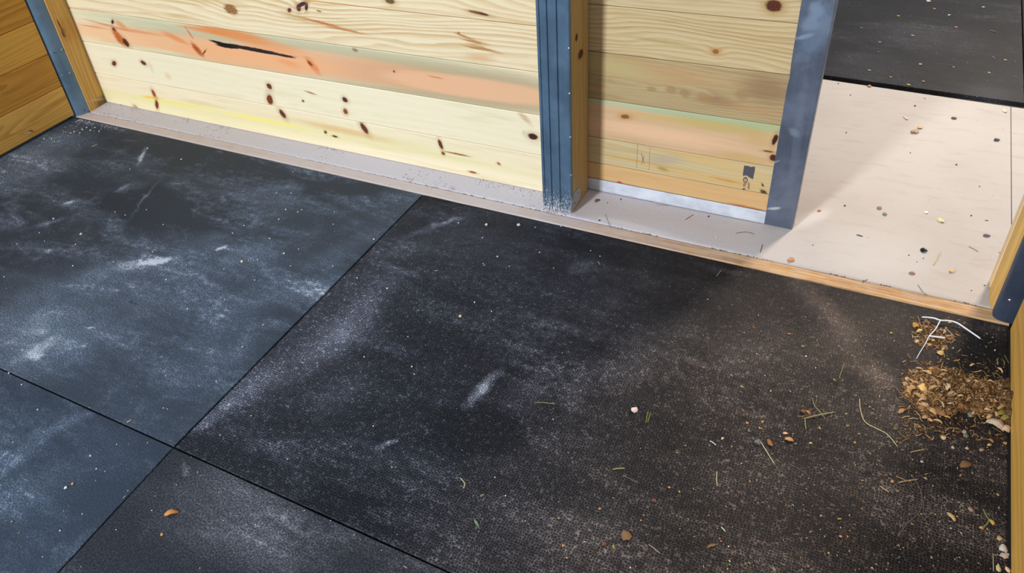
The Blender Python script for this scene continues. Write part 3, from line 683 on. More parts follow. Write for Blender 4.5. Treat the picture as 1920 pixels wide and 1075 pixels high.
# left corner post: quarter-round steel over a timber
lp = post((-1.86, 1.31, 0), 'round-cornered blue-grey steel post with pale timber beside it in the left corner')
pf = [(-1.93, 1.330), (-1.93, 1.222), (-1.862, 1.2185), (-1.853, 1.2185), (-1.845, 1.2205), (-1.838, 1.2245), (-1.832, 1.230), (-1.827, 1.237), (-1.823, 1.246), (-1.8195, 1.258), (-1.8165, 1.272), (-1.8155, 1.285), (-1.818, 1.285), (-1.824, 1.272), (-1.84, 1.255), (-1.925, 1.252), (-1.925, 1.330)]
v, f = prism(pf, .0035, H, 2)
og = (-1.86, 1.26, 0)
fix_normals(meshobj('steel_face', v, f, metal('galvanised_steel', (92, 118, 140), og, .42, .18, 'z', spangle=.1), lp, smooth=False, origin=og))
pw = [(-1.92, 1.258), (-1.852, 1.258), (-1.820, 1.2760), (-1.8135, 1.2795), (-1.8245, 1.3775), (-1.92, 1.3775)]
og = (-1.86, 1.31, 0); XS = -1.814
v, f = prism(pw, 0, H, 2)
fix_normals(meshobj('timber_core', v, f, wood('post_timber', (222, 178, 102), (172, 124, 58), og, 'zy', seed=6.1, freq=44, ring=.5, fine=.35, feats=[
    kx(120, 61, 122, 69, 3.6, (40, 20, 18)), kx(112, 47, 117, 57, 1.2, (50, 28, 20), soft=.5), kx(125, 56, 128, 68, 7, (200, 164, 92), soft=.2, a=.5),
    dict(e=(.0, 1.37, .035, .05, .3), c=(96, 78, 44), soft=.5, a=.8), dict(e=(.034, 1.33, .005, .04, .35), c=(206, 184, 152), soft=.7, a=.7)]), lp, origin=og))
screws(lp, ((114.5, 93), (129.5, 137)), 0, -1.8170, .004)
screws(lp, ((95, 98), (116, 141)), 1, 1.2200, .0035)
w = at(159, 207, 0, -1.8155)
meshobj('bolt_hole', [(w.x, w.y+.003*math.cos(k*PI/4), w.z+.003*math.sin(k*PI/4)) for k in range(8)], [tuple(range(8))], M_hole, lp, origin=tuple(w))

# right post
rp = post((1.79, 1.30, 0), 'dark steel faced timber post at the right side of the doorway')
pf = [(1.7375, 1.262), (1.7375, 1.244), (1.740, 1.236), (1.745, 1.230), (1.753, 1.226), (1.764, 1.2235), (1.79, 1.2225), (1.85, 1.2225), (1.85, 1.228), (1.78, 1.228), (1.752, 1.232), (1.744, 1.242), (1.7425, 1.262)]
v, f = prism(pf, .0035, H, 2)
og = (1.79, 1.25, 0)
fix_normals(meshobj('steel_face', v, f, metal('galvanised_steel', (44, 54, 70), og, .5, .2, 'z', spangle=.1), rp, origin=og))
pw = [(1.7405, 1.262), (1.7435, 1.246), (1.75, 1.236), (1.85, 1.236), (1.85, 1.358), (1.7325, 1.358), (1.7300, 1.354), (1.7300, 1.300), (1.7320, 1.292)]
og = (1.79, 1.30, 0)
v, f = prism(pw, 0, H, 2)
fix_normals(meshobj('timber_core', v, f, wood('post_timber', (222, 172, 92), (168, 118, 50), og, 'zy', seed=9.7, freq=40, ring=.3, fine=.2), rp, origin=og))
pw = [(1.7285, 1.3595), (1.85, 1.3595), (1.85, 1.3955), (1.7285, 1.3955)]
XS = 1.7285
v, f = prism(pw, .0, H, 2, .0015)
og = (1.79, 1.378, 0)
tb = fix_normals(meshobj('trim_board', v, f, wood('trim_timber', (236, 202, 152), (196, 150, 98), og, 'zy', seed=12.1, freq=40, ring=.2, fine=.2, feats=[kx(1876, 464, 1879, 456, 2.4, (70, 40, 26)), kx(1851, 552, 1853, 541, 2.2, (30, 22, 30))]), rp, origin=og))
tb['label'] = 'paler thin board on the doorway side'
screws(rp, ((1893, 563),), 1, 1.2232, .004)
screws(rp, ((1875, 474),), 0, 1.7372, .003, -1)

# ------------------------------------------------------------------ small things lying about
rnd = random.Random(11)
def gz(p):
    """height of whatever lies under a floor point"""
    if p.y < 1.218: return 0.0
    if p.y < 1.271: return .0022
    return 0.0
def ground(px, py):
    p = at(px, py); z = gz(p)
    if z: p = at(px, py, 2, z)
    return Vector((p.x, p.y, gz(p)))
MC = {}
def pm(rgb, rough=.75):
    k = (tuple(rgb), rough)
    if k not in MC: MC[k] = flat('litter_tone', rgb, rough, 0, .35, 220, .25)
    return MC[k]
STRAW = (222, 196, 128); HAY = (176, 162, 84); GREYS = (150, 140, 118); TWIG = (120, 84, 50)

def tube_mesh(pts, r, flat_=.7, sides=5):
    vs, fs = [], []
    n = len(pts)
    for i, p in enumerate(pts):
        a = pts[max(0, i-1)]; b = pts[min(n-1, i+1)]
        d = (b-a).normalized(); s = Vector((-d.y, d.x, 0))
        s = s.normalized() if s.length > 1e-6 else Vector((1, 0, 0))
        up = Vector((0, 0, 1))
        rr = r*(.55 if i in (0, n-1) else 1.0)
        for k in range(sides):
            an = 2*PI*k/sides+.3
            vs.append(p+s*math.cos(an)*rr+up*math.sin(an)*rr*flat_)
        if i:
            for k in range(sides): fs.append(((i-1)*sides+k, (i-1)*sides+(k+1) % sides, i*sides+(k+1) % sides, i*sides+k))
    fs += [tuple(range(sides))[::-1], tuple(range((n-1)*sides, n*sides))]
    return vs, fs

def stalk(px, r, rgb, label, name='straw', cat='straw', group=None, lift=0.0, smooth_path=True):
    gm = sum(rgb)/3; rgb = [int((gm+(q-gm)*.78)*.93) for q in rgb]
    P = [ground(*q) for q in px]
    if smooth_path and len(P) > 2:          # Catmull-Rom
        Q = []
        for i in range(len(P)-1):
            p0, p1, p2, p3 = P[max(0, i-1)], P[i], P[i+1], P[min(len(P)-1, i+2)]
            for s in (0, .25, .5, .75):
                Q.append(.5*((2*p1)+(p2-p0)*s+(2*p0-5*p1+4*p2-p3)*s*s+(3*p1-p0-3*p2+p3)*s**3))
        Q.append(P[-1])
    else:
        Q = []
        for i in range(len(P)-1):
            for s in (0, .33, .66): Q.append(P[i].lerp(P[i+1], s))
        Q.append(P[-1])
    n = len(Q)
    ph = rnd.random()*6
    for i, q in enumerate(Q):
        q.z = q.z+r*.72+lift*math.sin(PI*i/(n-1))+.0002*(1+math.sin(ph+i*2))
    vs, fs = tube_mesh(Q, r)
    og = (Q[0]+Q[-1])/2; og.z = min(q.z for q in Q)-r*.7
    o = meshobj(name, vs, fs, pm(rgb), smooth=True, origin=og)
    return setp(o, label=label, cat=cat, group=group)

def flake_geo(L, Wd, curl, th=.0007, seed=0, n=7, jag=.25):
    """a curled flake of wood or leaf lying with its base at z=0"""
    r = random.Random(seed)
    top, bot = [], []
    for i in range(n):
        s = i/(n-1)
        w = Wd*.5*(math.sin(PI*(.08+.84*s))**.6)*(1+jag*(r.random()-.5)*2)
        off = Wd*.15*(r.random()-.5)
        x = L*(s-.5)
        z = curl*(1-(2*s-1)**2)
        e = curl*.35
        top.append([(x, off-w, z+th+e*.2), (x, off, z+th+e), (x, off+w, z+th)])
    vs = [p for row in top for p in row]+[(p[0], p[1], max(0.0, p[2]-th)) for row in top for p in row]
    m_ = n*3; fs = []
    for i in range(n-1):
        for k in range(2):
            a, b = i*3+k, (i+1)*3+k
            fs.append((a, b, b+1, a+1)); fs.append((a+m_, a+1+m_, b+1+m_, b+m_))
        fs.append((i*3, i*3+m_, (i+1)*3+m_, (i+1)*3)); fs.append((i*3+2, (i+1)*3+2, (i+1)*3+2+m_, i*3+2+m_))
    fs.append((0, 1, 1+m_, m_)); fs.append((1, 2, 2+m_, 1+m_))
    a = (n-1)*3; fs.append((a, a+m_, a+1+m_, a+1)); fs.append((a+1, a+1+m_, a+2+m_, a+2))
    return vs, fs

def flake(px, py, lp_, wp, ang, rgb, label, name='wood_shaving', cat='shaving', group=None, curl=.25):
    """lp_, wp: length and width in photo pixels, ang: direction in the photo (degrees, 0 = right, 90 = up)"""
    c = ground(px, py); a = math.radians(ang)
    e = at(px+math.cos(a)*lp_/2, py-math.sin(a)*lp_/2, 2, c.z); w = at(px+math.sin(a)*wp/2, py+math.cos(a)*wp/2, 2, c.z)
    d = (e-c); L = 2*math.hypot(d.x, d.y); Wd = 2*math.hypot(w.x-c.x, w.y-c.y)
    vs, fs = flake_geo(L, Wd, min(L, Wd)*curl, .0007, int(px*7+py*13), 6)
    th = math.atan2(d.y, d.x)
    me = bpy.data.meshes.new(name); me.from_pydata(vs, [], fs); me.materials.append(pm(rgb)); me.update()
    o = bpy.data.objects.new(name, me); COL.objects.link(o); o.location = c+Vector((0, 0, .0003)); o.rotation_euler = (0, 0, th)
    return setp(o, label=label, cat=cat, group=group)

def crumb_geo(r, seed):
    q = random.Random(seed)
    vs = []
    for (z, k, rr) in ((0.0, 5, .75), (.45, 6, 1.0), (.95, 5, .7)):
        for i in range(6):
            an = 2*PI*i/6+q.random()*.5
            s = rr*(.8+.35*q.random())
            vs.append((r*s*math.cos(an), r*s*math.sin(an), r*1.25*z))
    fs = [tuple(range(5, -1, -1)), tuple(range(12, 18))]
    for k in range(2):
        for i in range(6): fs.append((k*6+i, k*6+(i+1) % 6, (k+1)*6+(i+1) % 6, (k+1)*6+i))
    return vs, fs
CR = {}
def crumb(px, py, dpx, rgb, label, group=None, name='grit_crumb', cat='grit'):
    c = ground(px, py)
    e = at(px+dpx/2, py, 2, c.z); r = (e-c).length*(.78 if dpx < 6 else .9)
    key = (tuple(rgb), (int(px)+int(py)) % 4, name)
    if key not in CR:
        vs, fs = crumb_geo(1.0, key[1]+5); me = bpy.data.meshes.new(name); me.from_pydata(vs, [], fs); me.materials.append(pm(rgb)); me.update()
        o = bpy.data.objects.new(name, me); CR[key] = o
    else:
        o = CR[key].copy()
    COL.objects.link(o)
    o.location = c+Vector((0, 0, .0001)); o.scale = (r, r*(.75+.4*rnd.random()), r*.8); o.rotation_euler = (0, 0, rnd.random()*6)
    for k in ('group',):
        if k in o.keys(): del o[k]
    return setp(o, label=label, cat=cat, group=group)

# --- straws and stalks on the pebbled mat
stalk([(1611.6, 748), (1613, 768), (1621, 791), (1640, 803), (1663, 815), (1683, 839)], .0013, (214, 190, 130), 'long bent pale straw lying left of the shavings pile')
stalk([(1509.4, 785.5), (1538, 780), (1566, 774)], .0016, (176, 164, 96), 'thick straw lying level in the crossed straw cluster', lift=.003)
stalk([(1523, 747), (1527, 764), (1537, 775), (1547.7, 786.5)], .0011, (160, 146, 80), 'forked olive straw crossing over the level one', lift=.004)
stalk([(1532, 749), (1529, 757), (1526.5, 764)], .0007, (160, 146, 80), 'tiny side twig at the top of the forked olive straw')
stalk([(1508.5, 783.5), (1510, 795), (1511, 806)], .0012, HAY, 'short upright straw at the left end of the crossed straws')
stalk([(1494, 781), (1502, 781.5), (1509, 781)], .0008, (190, 150, 90), 'short tan stalk touching the brown pellet')
crumb(1506, 772.6, 11, (132, 92, 50), 'brown rounded pellet beside the crossed straws', name='pellet', cat='pellet')
flake(1515, 774, 11, 5, -40, (176, 118, 56), 'small orange-brown flake beside the brown pellet')
stalk([(1706.5, 849), (1720, 846), (1734, 844)], .0013, (206, 166, 96), 'short tan straw below the shavings pile')
stalk([(1422.8, 824), (1437, 847), (1452.5, 872)], .0012, (214, 200, 150), 'straight pale straw slanting down beside the grey fluff')
stalk([(1344.7, 885), (1343.5, 897), (1344.7, 912)], .0011, (214, 200, 150), 'short upright pale straw on the pebbled mat')
stalk([(1330.7, 827.7), (1337, 831), (1342.6, 836)], .0012, (240, 236, 228), 'tiny white stalk on the pebbled mat', name='white_stalk')
stalk([(1478, 869), (1496, 879), (1514.6, 891)], .0008, (120, 108, 84), 'thin grey-brown stalk in the middle of the pebbled mat')
stalk([(1649, 912), (1658, 918), (1667, 924)], .0012, (220, 180, 116), 'short tan straw left of the long curved stem')
stalk([(1684.5, 906), (1703, 903), (1722, 900)], .0013, (214, 162, 96), 'tan straw lying level across the top of the curved stem', lift=.002)
stalk([(1679.6, 893.7), (1690, 898), (1699.5, 902.4)], .001, (200, 150, 90), 'short tan straw meeting the level straw from above left')
stalk([(1708, 890), (1718.7, 906), (1729, 930), (1724, 960), (1701, 982.6), (1687, 1002)], .0009, (126, 112, 76), 'long thin curved stem hanging like a hook near the bottom right', name='dry_stem', cat='stem')
stalk([(1352, 989), (1356, 993), (1360, 997.6)], .0012, (236, 224, 190), 'tiny cream straw low on the pebbled mat')
for i, q in enumerate(([(1568.7, 991), (1583, 1004), (1596.6, 1019)], [(1574, 990), (1586, 1003), (1597, 1014)], [(1571, 998), (1584, 1010), (1592, 1022)])):
    stalk(q, .0009, (104, 66, 40), 'thin dark brown twig in the small bundle near the bottom edge', name='twig', cat='twig', group='bundle of brown twigs')
stalk([(1843, 954.7), (1848, 966), (1853.7, 975.6), (1850, 984), (1842.6, 991)], .0014, (158, 152, 62), 'hooked green-yellow stem near the right wall', name='dry_stem', cat='stem')
flake(1859, 980, 13, 6, -55, (206, 160, 92), 'tan leaf scrap beside the hooked green stem', name='leaf_scrap', cat='leaf')
flake(1840, 991, 9, 5, -20, (206, 150, 84), 'small orange flake under the hooked green stem')
stalk([(1861.7, 1038), (1862.3, 1055), (1862.5, 1072)], .0012, (176, 164, 110), 'upright green-grey straw at the bottom right edge')
stalk([(1583.6, 681.4), (1578, 696), (1573, 710.7)], .001, (164, 154, 84), 'slim olive straw above the crossed straws')
stalk([(1642.8, 709.8), (1641, 719), (1640, 727)], .0007, (140, 128, 88), 'faint thin straw above the long bent straw')
stalk([(1003, 755), (1022, 756), (1042, 759)], .0011, (176, 158, 92), 'straight olive straw lying level in the middle of the pebbled mat')
stalk([(1215.5, 772), (1213, 783), (1210.5, 794)], .0009, (168, 156, 52), 'yellow-green straw, left of the close pair')
stalk([(1220, 774), (1217, 784), (1214, 793)], .0009, (168, 156, 52), 'yellow-green straw, right of the close pair')
stalk([(1149, 881.5), (1160, 879.5), (1172, 879.5)], .0019, (160, 160, 78), 'short broad olive straw left of the thin grey stalk')
stalk([(1168, 893), (1182, 899), (1198, 907)], .0007, (134, 130, 112), 'thin grey stalk slanting beside the broad olive straw')
stalk([(1216, 1021.7), (1227, 1030), (1238, 1039)], .0011, (176, 166, 130), 'grey-tan straw right of the brown leaf')
stalk([(862.5, 896.7), (870, 905), (871.6, 911), (869, 917)], .0013, (226, 200, 140), 'small hooked cream straw near the bottom centre')
stalk([(901, 931.7), (905, 929), (908, 927.7)], .0012, (220, 186, 120), 'tiny tan straw right of the hooked cream straw')
stalk([(875, 973), (887, 973.5), (899, 973)], .0006, (110, 120, 100), 'hair-thin grey stalk above the green leaf scrap')
flake(893.5, 982, 17, 5, -60, (112, 128, 104), 'dull green leaf scrap near the bottom centre', name='leaf_scrap', cat='leaf')
stalk([(1343.6, 519), (1348, 513), (1352.7, 507)], .0011, (170, 150, 96), 'small straw on the mat just below the timber strip')
stalk([(1444, 574.6), (1448, 567), (1452.5, 559.6)], .0008, (130, 96, 70), 'thin brown stalk below the timber strip')
stalk([(1508, 561), (1516, 571), (1528, 580)], .0007, (96, 90, 60), 'thin dark stalk on the pale scuffed band of the mat')
stalk([(757, 1062.6), (764, 1066.6)], .0012, (214, 160, 110), 'tiny orange straw on the bottom edge mat', smooth_path=False)
stalk([(1121, 490), (1125, 497)], .0009, (196, 190, 160), 'tiny pale straw on the mat below the middle post', smooth_path=False)
stalk([(1151, 689), (1156, 695)], .0009, (180, 150, 110), 'tiny tan straw in the centre of the pebbled mat', smooth_path=False)
stalk([(1127, 1019), (1112, 1040), (1103, 1052), (1096, 1067)], .0010, (92, 64, 42), 'curved dark twig at the bottom edge', name='twig', cat='twig')
flake(1133, 1021, 9, 6, 30, (120, 74, 52), 'dark brown flake at the top of the curved twig', name='leaf_scrap', cat='leaf')
stalk([(1883, 666), (1888, 675), (1891, 682)], .0009, (150, 120, 70), 'thin tan straw by the right wall above the pile')
stalk([(231, 935), (237, 929.5)], .0011, (206, 206, 206), 'tiny pale straw lying across the short seam', smooth_path=False)
stalk([(172, 276), (184, 271)], .0024, (214, 176, 110), 'small tan splinter on the mat near the left corner', name='splinter', cat='splinter', smooth_path=False)
stalk([(238, 793), (248, 788.5)], .0020, (230, 180, 130), 'small pale splinter on the seam of the left mats', name='splinter', cat='splinter', smooth_path=False)
stalk([(1675, 725), (1682, 731), (1685, 738), (1692, 745), (1708, 757), (1725, 772), (1737, 783)], .0013, (140, 104, 66), 'long brown twig along the lower left side of the shavings pile', name='twig', cat='twig', lift=.004)

# --- straws and bits on the concrete
stalk([(1285, 412.5), (1293, 407.5), (1300, 403)], .0011, (128, 112, 92), 'short grey-brown straw on the concrete below the door rail')
stalk([(1379, 438), (1395.5, 435.6), (1405, 436.5), (1414.6, 440)], .001, (128, 108, 84), 'bowed brown straw on the concrete left of the stile')
stalk([(1425, 474), (1427.5, 466), (1429.7, 459)], .0009, (126, 98, 78), 'short brown stalk standing by the timber strip below the stile')
stalk([(1750, 498), (1757, 486), (1763, 474)], .0019, (232, 214, 160), 'thick cream straw on the doorway concrete')
stalk([(1816, 462.5), (1825, 467), (1834, 472.5)], .0009, (150, 132, 112), 'thin grey straw on the concrete near the right post')
stalk([(1720.5, 534.5), (1728, 545), (1735.6, 555)], .0010, (172, 156, 120), 'pale straw leaning against the timber strip in the doorway')
stalk([(1616.7, 531), (1626.7, 523.8)], .0010, (146, 128, 92), 'short olive straw on the concrete edge in the doorway', smooth_path=False)
stalk([(1135, 402), (1140, 415), (1145, 428)], .0006, (150, 130, 104), 'hair-thin stalk on the ledge right of the middle post')
stalk([(1605.6, 440.7), (1617.7, 444)], .0019, (28, 122, 88), 'small green plastic sliver on the concrete', name='plastic_sliver', cat='plastic', smooth_path=False)
stalk([(1846.5, 413.7), (1853, 414.3)], .0015, (190, 60, 62), 'small red plastic sliver on the concrete', name='plastic_sliver', cat='plastic', smooth_path=False)
stalk([(1230, 384), (1254, 386)], .0009, (188, 130, 96), 'reddish stalk lying at the foot of the door rail', smooth_path=False)
flake(1732, 471, 11, 8, 10, (26, 24, 38), 'black crumpled scrap on the doorway concrete', name='dark_scrap', cat='scrap')
flake(1850, 443, 13, 4, 0, (92, 84, 96), 'dark grey leaf scrap on the concrete near the right post', name='leaf_scrap', cat='leaf')
flake(1764, 414.6, 9, 8, 20, (240, 222, 164), 'cream chip on the doorway concrete above the thick straw')
flake(1785, 509.5, 9, 6, -40, (232, 190, 132), 'orange-cream chip on the concrete right of the thick straw')
flake(1482.7, 488.5, 13, 6, -10, (206, 144, 92), 'orange-brown chip on the concrete beside the timber strip')
flake(1737, 399, 7, 4, 20, (246, 240, 226), 'tiny white chip on the concrete beyond the cream chip')
flake(1709.8, 513.4, 12, 4, -15, (160, 110, 96), 'flat reddish sliver on the doorway concrete')
flake(1648.5, 391, 9, 5, -10, (176, 124, 102), 'reddish flake on the concrete right of the stile')
flake(1658.6, 402.5, 8, 5, 5, (140, 138, 108), 'dull green flake on the concrete below the reddish flake')
flake(1536, 396, 7, 3, 5, (196, 120, 84), 'small rusty flake on the concrete beside the stile')
flake(1698, 222, 5, 8, 5, (240, 220, 160), 'cream chip on the concrete near the aisle mat')
flake(1725, 240, 10, 6, -10, (232, 190, 130), 'orange-cream chip on the concrete beyond the doorway')
flake(1715, 248, 15, 6, -15, (196, 158, 122), 'tan flake touching the orange-cream chip on the far concrete')
flake(1869, 263.5, 10, 4, 15, (70, 64, 66), 'dark flake on the far concrete by the floor joint')
flake(1788.8, 222.7, 7, 4, 20, (96, 88, 62), 'olive flake on the far concrete')
flake(1883.7, 209, 7, 5, 0, (240, 224, 180), 'cream flake beside the aisle mat edge at the right')
flake(1630, 162.5, 8, 3, -5, (222, 160, 100), 'orange flake under the edge of the aisle mat')
flake(1120, 377, 9, 5, 35, (110, 90, 66), 'brown chip in the shadow of the middle post')
L = 'tiny dark speck of dirt on the pale concrete'
for (a, b, d) in ((1715.4, 199, 5), (1594.5, 178.6, 3.5), (1571.7, 157, 3.5), (1584, 386.5, 5), (1821, 405, 4.5), (1836.5, 350, 4), (1793, 309.4, 5), (1328.6, 406.6, 5), (1164, 374.5, 4), (1139, 381, 3), (1124, 414, 5), (1846, 536, 4), (1704, 479, 3.5), (1586.5, 249, 3.5), (1734, 185, 3), (1707, 287, 3)):
    crumb(a, b, d, (58, 50, 48), L, 'dark specks on the concrete', 'dirt_speck', 'speck')
for (a, b, d) in ((1524, 459.8, 3), (1718.9, 491.6, 3), (1731, 485, 3.4), (1821.5, 545.5, 3.6)):
    crumb(a, b, d, (40, 74, 190) if b > 470 else (40, 50, 210), 'tiny blue plastic speck on the doorway concrete', 'blue specks on the concrete', 'plastic_speck', 'speck')
crumb(1229.8, 485, 3.4, (20, 110, 190), 'tiny blue plastic speck on the black mat', None, 'plastic_speck', 'speck')
crumb(1343.4, 446.5, 5, (214, 206, 200), 'white crumb on the concrete below the door', None)

# --- chips and leaves on the mats
flake(322, 963.5, 27, 9, 12, (206, 138, 70), 'curled orange-brown shaving alone at the bottom left', curl=.45)
flake(304, 1003.6, 6, 5, 20, (214, 150, 80), 'tiny orange chip below the curled shaving')
flake(1188.9, 770, 11, 10, -50, (236, 206, 196), 'pinkish white chip beside the yellow-green straws', curl=.3)
flake(1174, 1006, 17, 21, 30, (132, 96, 62), 'brown leaf scrap at the bottom centre', name='leaf_scrap', cat='leaf')
flake(1227, 940, 9, 6, -30, (120, 74, 56), 'small dark red leaf scrap above the brown leaf', name='leaf_scrap', cat='leaf')
flake(1150.6, 1026.5, 4, 8, 0, (160, 150, 50), 'small yellow-green scrap below the brown leaf', name='leaf_scrap', cat='leaf')
flake(1479.7, 825.5, 17, 6, -15, (206, 148, 86), 'orange shaving right of the slanting pale straw', curl=.4)
flake(1472.7, 813.7, 9, 4, 0, (222, 176, 130), 'small pale chip above the orange shaving')
flake(1443.8, 832, 8, 12, 10, (150, 104, 58), 'brown curled leaf beside the slanting straw', name='leaf_scrap', cat='leaf', curl=.4)
flake(1420, 830.5, 12, 10, -30, (110, 114, 116), 'grey fluff at the top of the slanting pale straw', name='fluff', cat='fluff')
flake(1783, 970, 22, 8, -45, (206, 166, 116), 'pale split shaving near the bottom right', curl=.35)
flake(1811, 873, 24, 10, 12, (122, 86, 54), 'brown leaf clump below the pile', name='leaf_scrap', cat='leaf', curl=.4)
flake(1811, 818, 11, 8, -10, (112, 116, 102), 'grey-green leaf scrap below the pile', name='leaf_scrap', cat='leaf')
flake(1767.6, 821.5, 9, 7, -60, (226, 186, 142), 'pale chip standing alone below the pile')
flake(1881, 1031, 17, 12, -20, (206, 190, 174), 'large pale leaf, upper of the two by the right wall', name='pale_leaf', cat='leaf')
flake(1882, 1043, 14, 13, -50, (196, 172, 150), 'large pale leaf, lower of the two by the right wall', name='pale_leaf', cat='leaf')
flake(1874, 1010.5, 9, 11, 30, (180, 142, 104), 'brown leaf scrap above the two pale leaves', name='leaf_scrap', cat='leaf')
flake(1872, 1067, 10, 14, -15, (206, 184, 130), 'yellowish leaf at the very bottom right', name='pale_leaf', cat='leaf')
flake(1889.7, 1069.5, 8, 11, 10, (216, 176, 134), 'tan leaf wedged against the right wall at the bottom', name='pale_leaf', cat='leaf')
flake(1820, 956, 8, 10, 20, (150, 122, 102), 'grey-brown scrap left of the hooked green stem', name='leaf_scrap', cat='leaf')
flake(1335, 1024, 19, 5, 15, (128, 94, 60), 'slender brown leaf near the bottom edge', name='leaf_scrap', cat='leaf')
L = 'small tan wood chip on the pebbled mat'
for (a, b, l, w_, g, c) in ((1401, 794, 6, 4, 10, (222, 150, 84)), (1430, 791.8, 6, 4, 30, (206, 170, 100)), (1424, 803.6, 5, 4, -40, (220, 180, 110)), (1519.8, 831.9, 7, 4, 5, (222, 190, 120)), (1602.9, 831, 5, 5, 0, (214, 150, 84)),
        (1589.6, 799.4, 8, 5, 10, (150, 120, 66)), (1679, 804.7, 7, 7, 0, (132, 108, 62)), (1354.8, 823, 6, 5, 50, (236, 206, 150)), (1537, 803.6, 4, 4, 0, (206, 180, 110)), (1787, 840.6, 7, 6, 0, (206, 184, 150)), (1813, 842, 8, 6, -20, (222, 190, 150)),
        (1841, 844.8, 10, 6, 20, (176, 142, 112)), (1858, 827, 12, 6, -40, (196, 140, 84)), (1855, 835, 8, 5, 20, (226, 176, 110)), (1884, 832, 8, 6, -45, (206, 156, 100)), (1728.5, 866.8, 6, 4, 0, (216, 210, 196)), (1800.7, 892, 5, 4, 60, (206, 150, 110)),
        (1573.9, 973.9, 9, 3, 0, (206, 162, 90)), (1635, 1066, 5, 4, 0, (222, 180, 110)), (1553.7, 1038, 5, 4, 0, (206, 170, 100)), (1368, 1053, 6, 3, -50, (226, 190, 130)), (1870.5, 928.5, 7, 4, -45, (216, 170, 110)), (1391, 726, 8, 3, -30, (206, 180, 120)),
        (1445, 734, 3, 6, -20, (206, 184, 120)), (1480, 627, 6, 3, 0, (206, 130, 100)), (1505.5, 650.5, 7, 4, 0, (150, 146, 90)), (1671, 625.5, 6, 4, 0, (206, 170, 90)), (1564, 713, 4, 3, 0, (226, 180, 130)), (1413, 614, 3, 8, 15, (150, 100, 60)), (1673, 904, 7, 5, -20, (222, 170, 110)),
        (1683, 922, 4, 4, 0, (220, 140, 80)), (1735, 898, 9, 3, -30, (196, 176, 140)), (1055.8, 1024, 5, 5, 0, (222, 160, 70)), (1063, 1047, 5, 4, 0, (206, 160, 90)), (1125, 955, 6, 4, 20, (226, 150, 110)), (1202, 977, 4, 4, 0, (222, 140, 70)), (1048, 973, 4, 3, 0, (196, 180, 110)),
        (1096, 1017, 5, 3, 0, (206, 196, 170)), (1255, 915, 5, 4, 0, (226, 160, 110)), (1274, 923, 4, 4, 0, (214, 180, 110)), (1270, 850, 8, 3, -10, (150, 120, 60)), (1352, 1015.8, 4, 4, 0, (226, 120, 90)), (1576, 1007, 7, 4, -30, (226, 170, 150)), (1650, 890, 14, 5, -30, (120, 92, 66)), (1390, 870, 3, 3, 0, (206, 200, 150))):
    flake(a, b, l*.88, w_*.85, g, [q_*.9 for q_ in c], L, group='small chips on the pebbled mat')
L = 'small pale chip on the aisle mat beyond the doorway'
for (a, b, l, w_, c) in ((1741, 3, 8, 5, (240, 232, 214)), (1684.7, 30.7, 5, 4, (230, 180, 90)), (1752, 17, 4, 4, (226, 170, 90)), (1780, 29, 8, 3, (206, 206, 196)), (1793, 51.6, 4, 4, (236, 170, 140)), (1711, 67, 4.5, 4.5, (240, 190, 110)), (1650, 80, 7, 3, (196, 160, 110)), (1726, 121.4, 7, 4, (214, 226, 160)),
        (1884.8, 113, 5, 4, (226, 180, 120)), (1630, 132.6, 5, 4, (226, 214, 196)), (1670, 145, 4, 5, (230, 190, 120)), (1704, 159.7, 6, 5, (240, 226, 130)), (1731.6, 153.5, 6, 4, (226, 180, 130)), (1854.5, 136.8, 4, 4, (226, 206, 170)), (1788, 126.6, 4, 3, (236, 190, 170)), (1843.8, 14, 5, 4, (226, 206, 206)), (1615, 53, 4, 3, (180, 160, 130)), (1647, 98, 3, 3, (180, 160, 150))):
    flake(a, b, l*.6, w_*.62, 20, [q_*.85 for q_ in c], L, group='chips on the aisle mat')
#
stalk([(1855, 57), (1867, 61)], .0022, (196, 150, 104), 'short tan straw on the aisle mat', smooth_path=False)
stalk([(1779, 123), (1788, 126)], .0014, (160, 130, 110), 'thin faint straw on the aisle mat', smooth_path=False)
stalk([(1860, 106), (1866, 110)], .0014, (190, 190, 180), 'pale grey straw on the aisle mat near the seam', smooth_path=False)

# --- grit on the mats
WG = (226, 222, 218)
L = 'small white grit crumb on the pebbled mat'
for (a, b, d) in ((859.6, 418.7, 4), (904.9, 446.5, 4), (932.7, 481.7, 4.5), (1012, 474, 4), (1107.5, 470.6, 3), (889.8, 567.8, 5), (921.6, 584.5, 3.5), (726, 541.6, 5), (669.7, 521.9, 4.5), (683, 670, 4.5), (772.5, 688.4, 5), (776.9, 702.4, 4), (765, 632, 3.5),
        (1053.9, 662.6, 3), (470.9, 780.4, 3.6), (413, 816.8, 3.4), (539, 861.8, 3.4), (948, 930.6, 5), (928, 896, 4.2), (1182, 1065.5, 5), (1052, 425, 3.4), (1038, 503, 3), (906, 495, 3), (908, 498, 3), (818, 508, 3), (667, 534, 3), (1125, 481, 3), (1004, 427, 3), (955, 500, 3), (785, 583, 3),
        (649, 598, 3), (675, 602, 3), (700, 800, 4), (735, 876.8, 3.4), (742, 876.8, 3), (1511, 669, 5), (1529, 690.6, 3.6), (1419, 664, 3), (1434, 705, 3), (1037, 787, 3.4), (1040, 820, 3), (1366, 1025.5, 4), (1463, 819, 3), (1082, 714, 3), (985, 978, 3), (1422, 592, 3), (1327, 562, 3.4)):
    crumb(a, b, d, WG, L, 'white grit on the pebbled mat')
crumb(911.9, 422.5, 7, (224, 206, 196), 'larger pinkish white crumb near the middle of the timber strip')
crumb(972.5, 423.2, 8, (228, 206, 196), 'largest pinkish white crumb, just left of the middle post foot')
crumb(863, 594, 7.5, (232, 206, 172), 'square beige crumb in the upper middle of the pebbled mat')
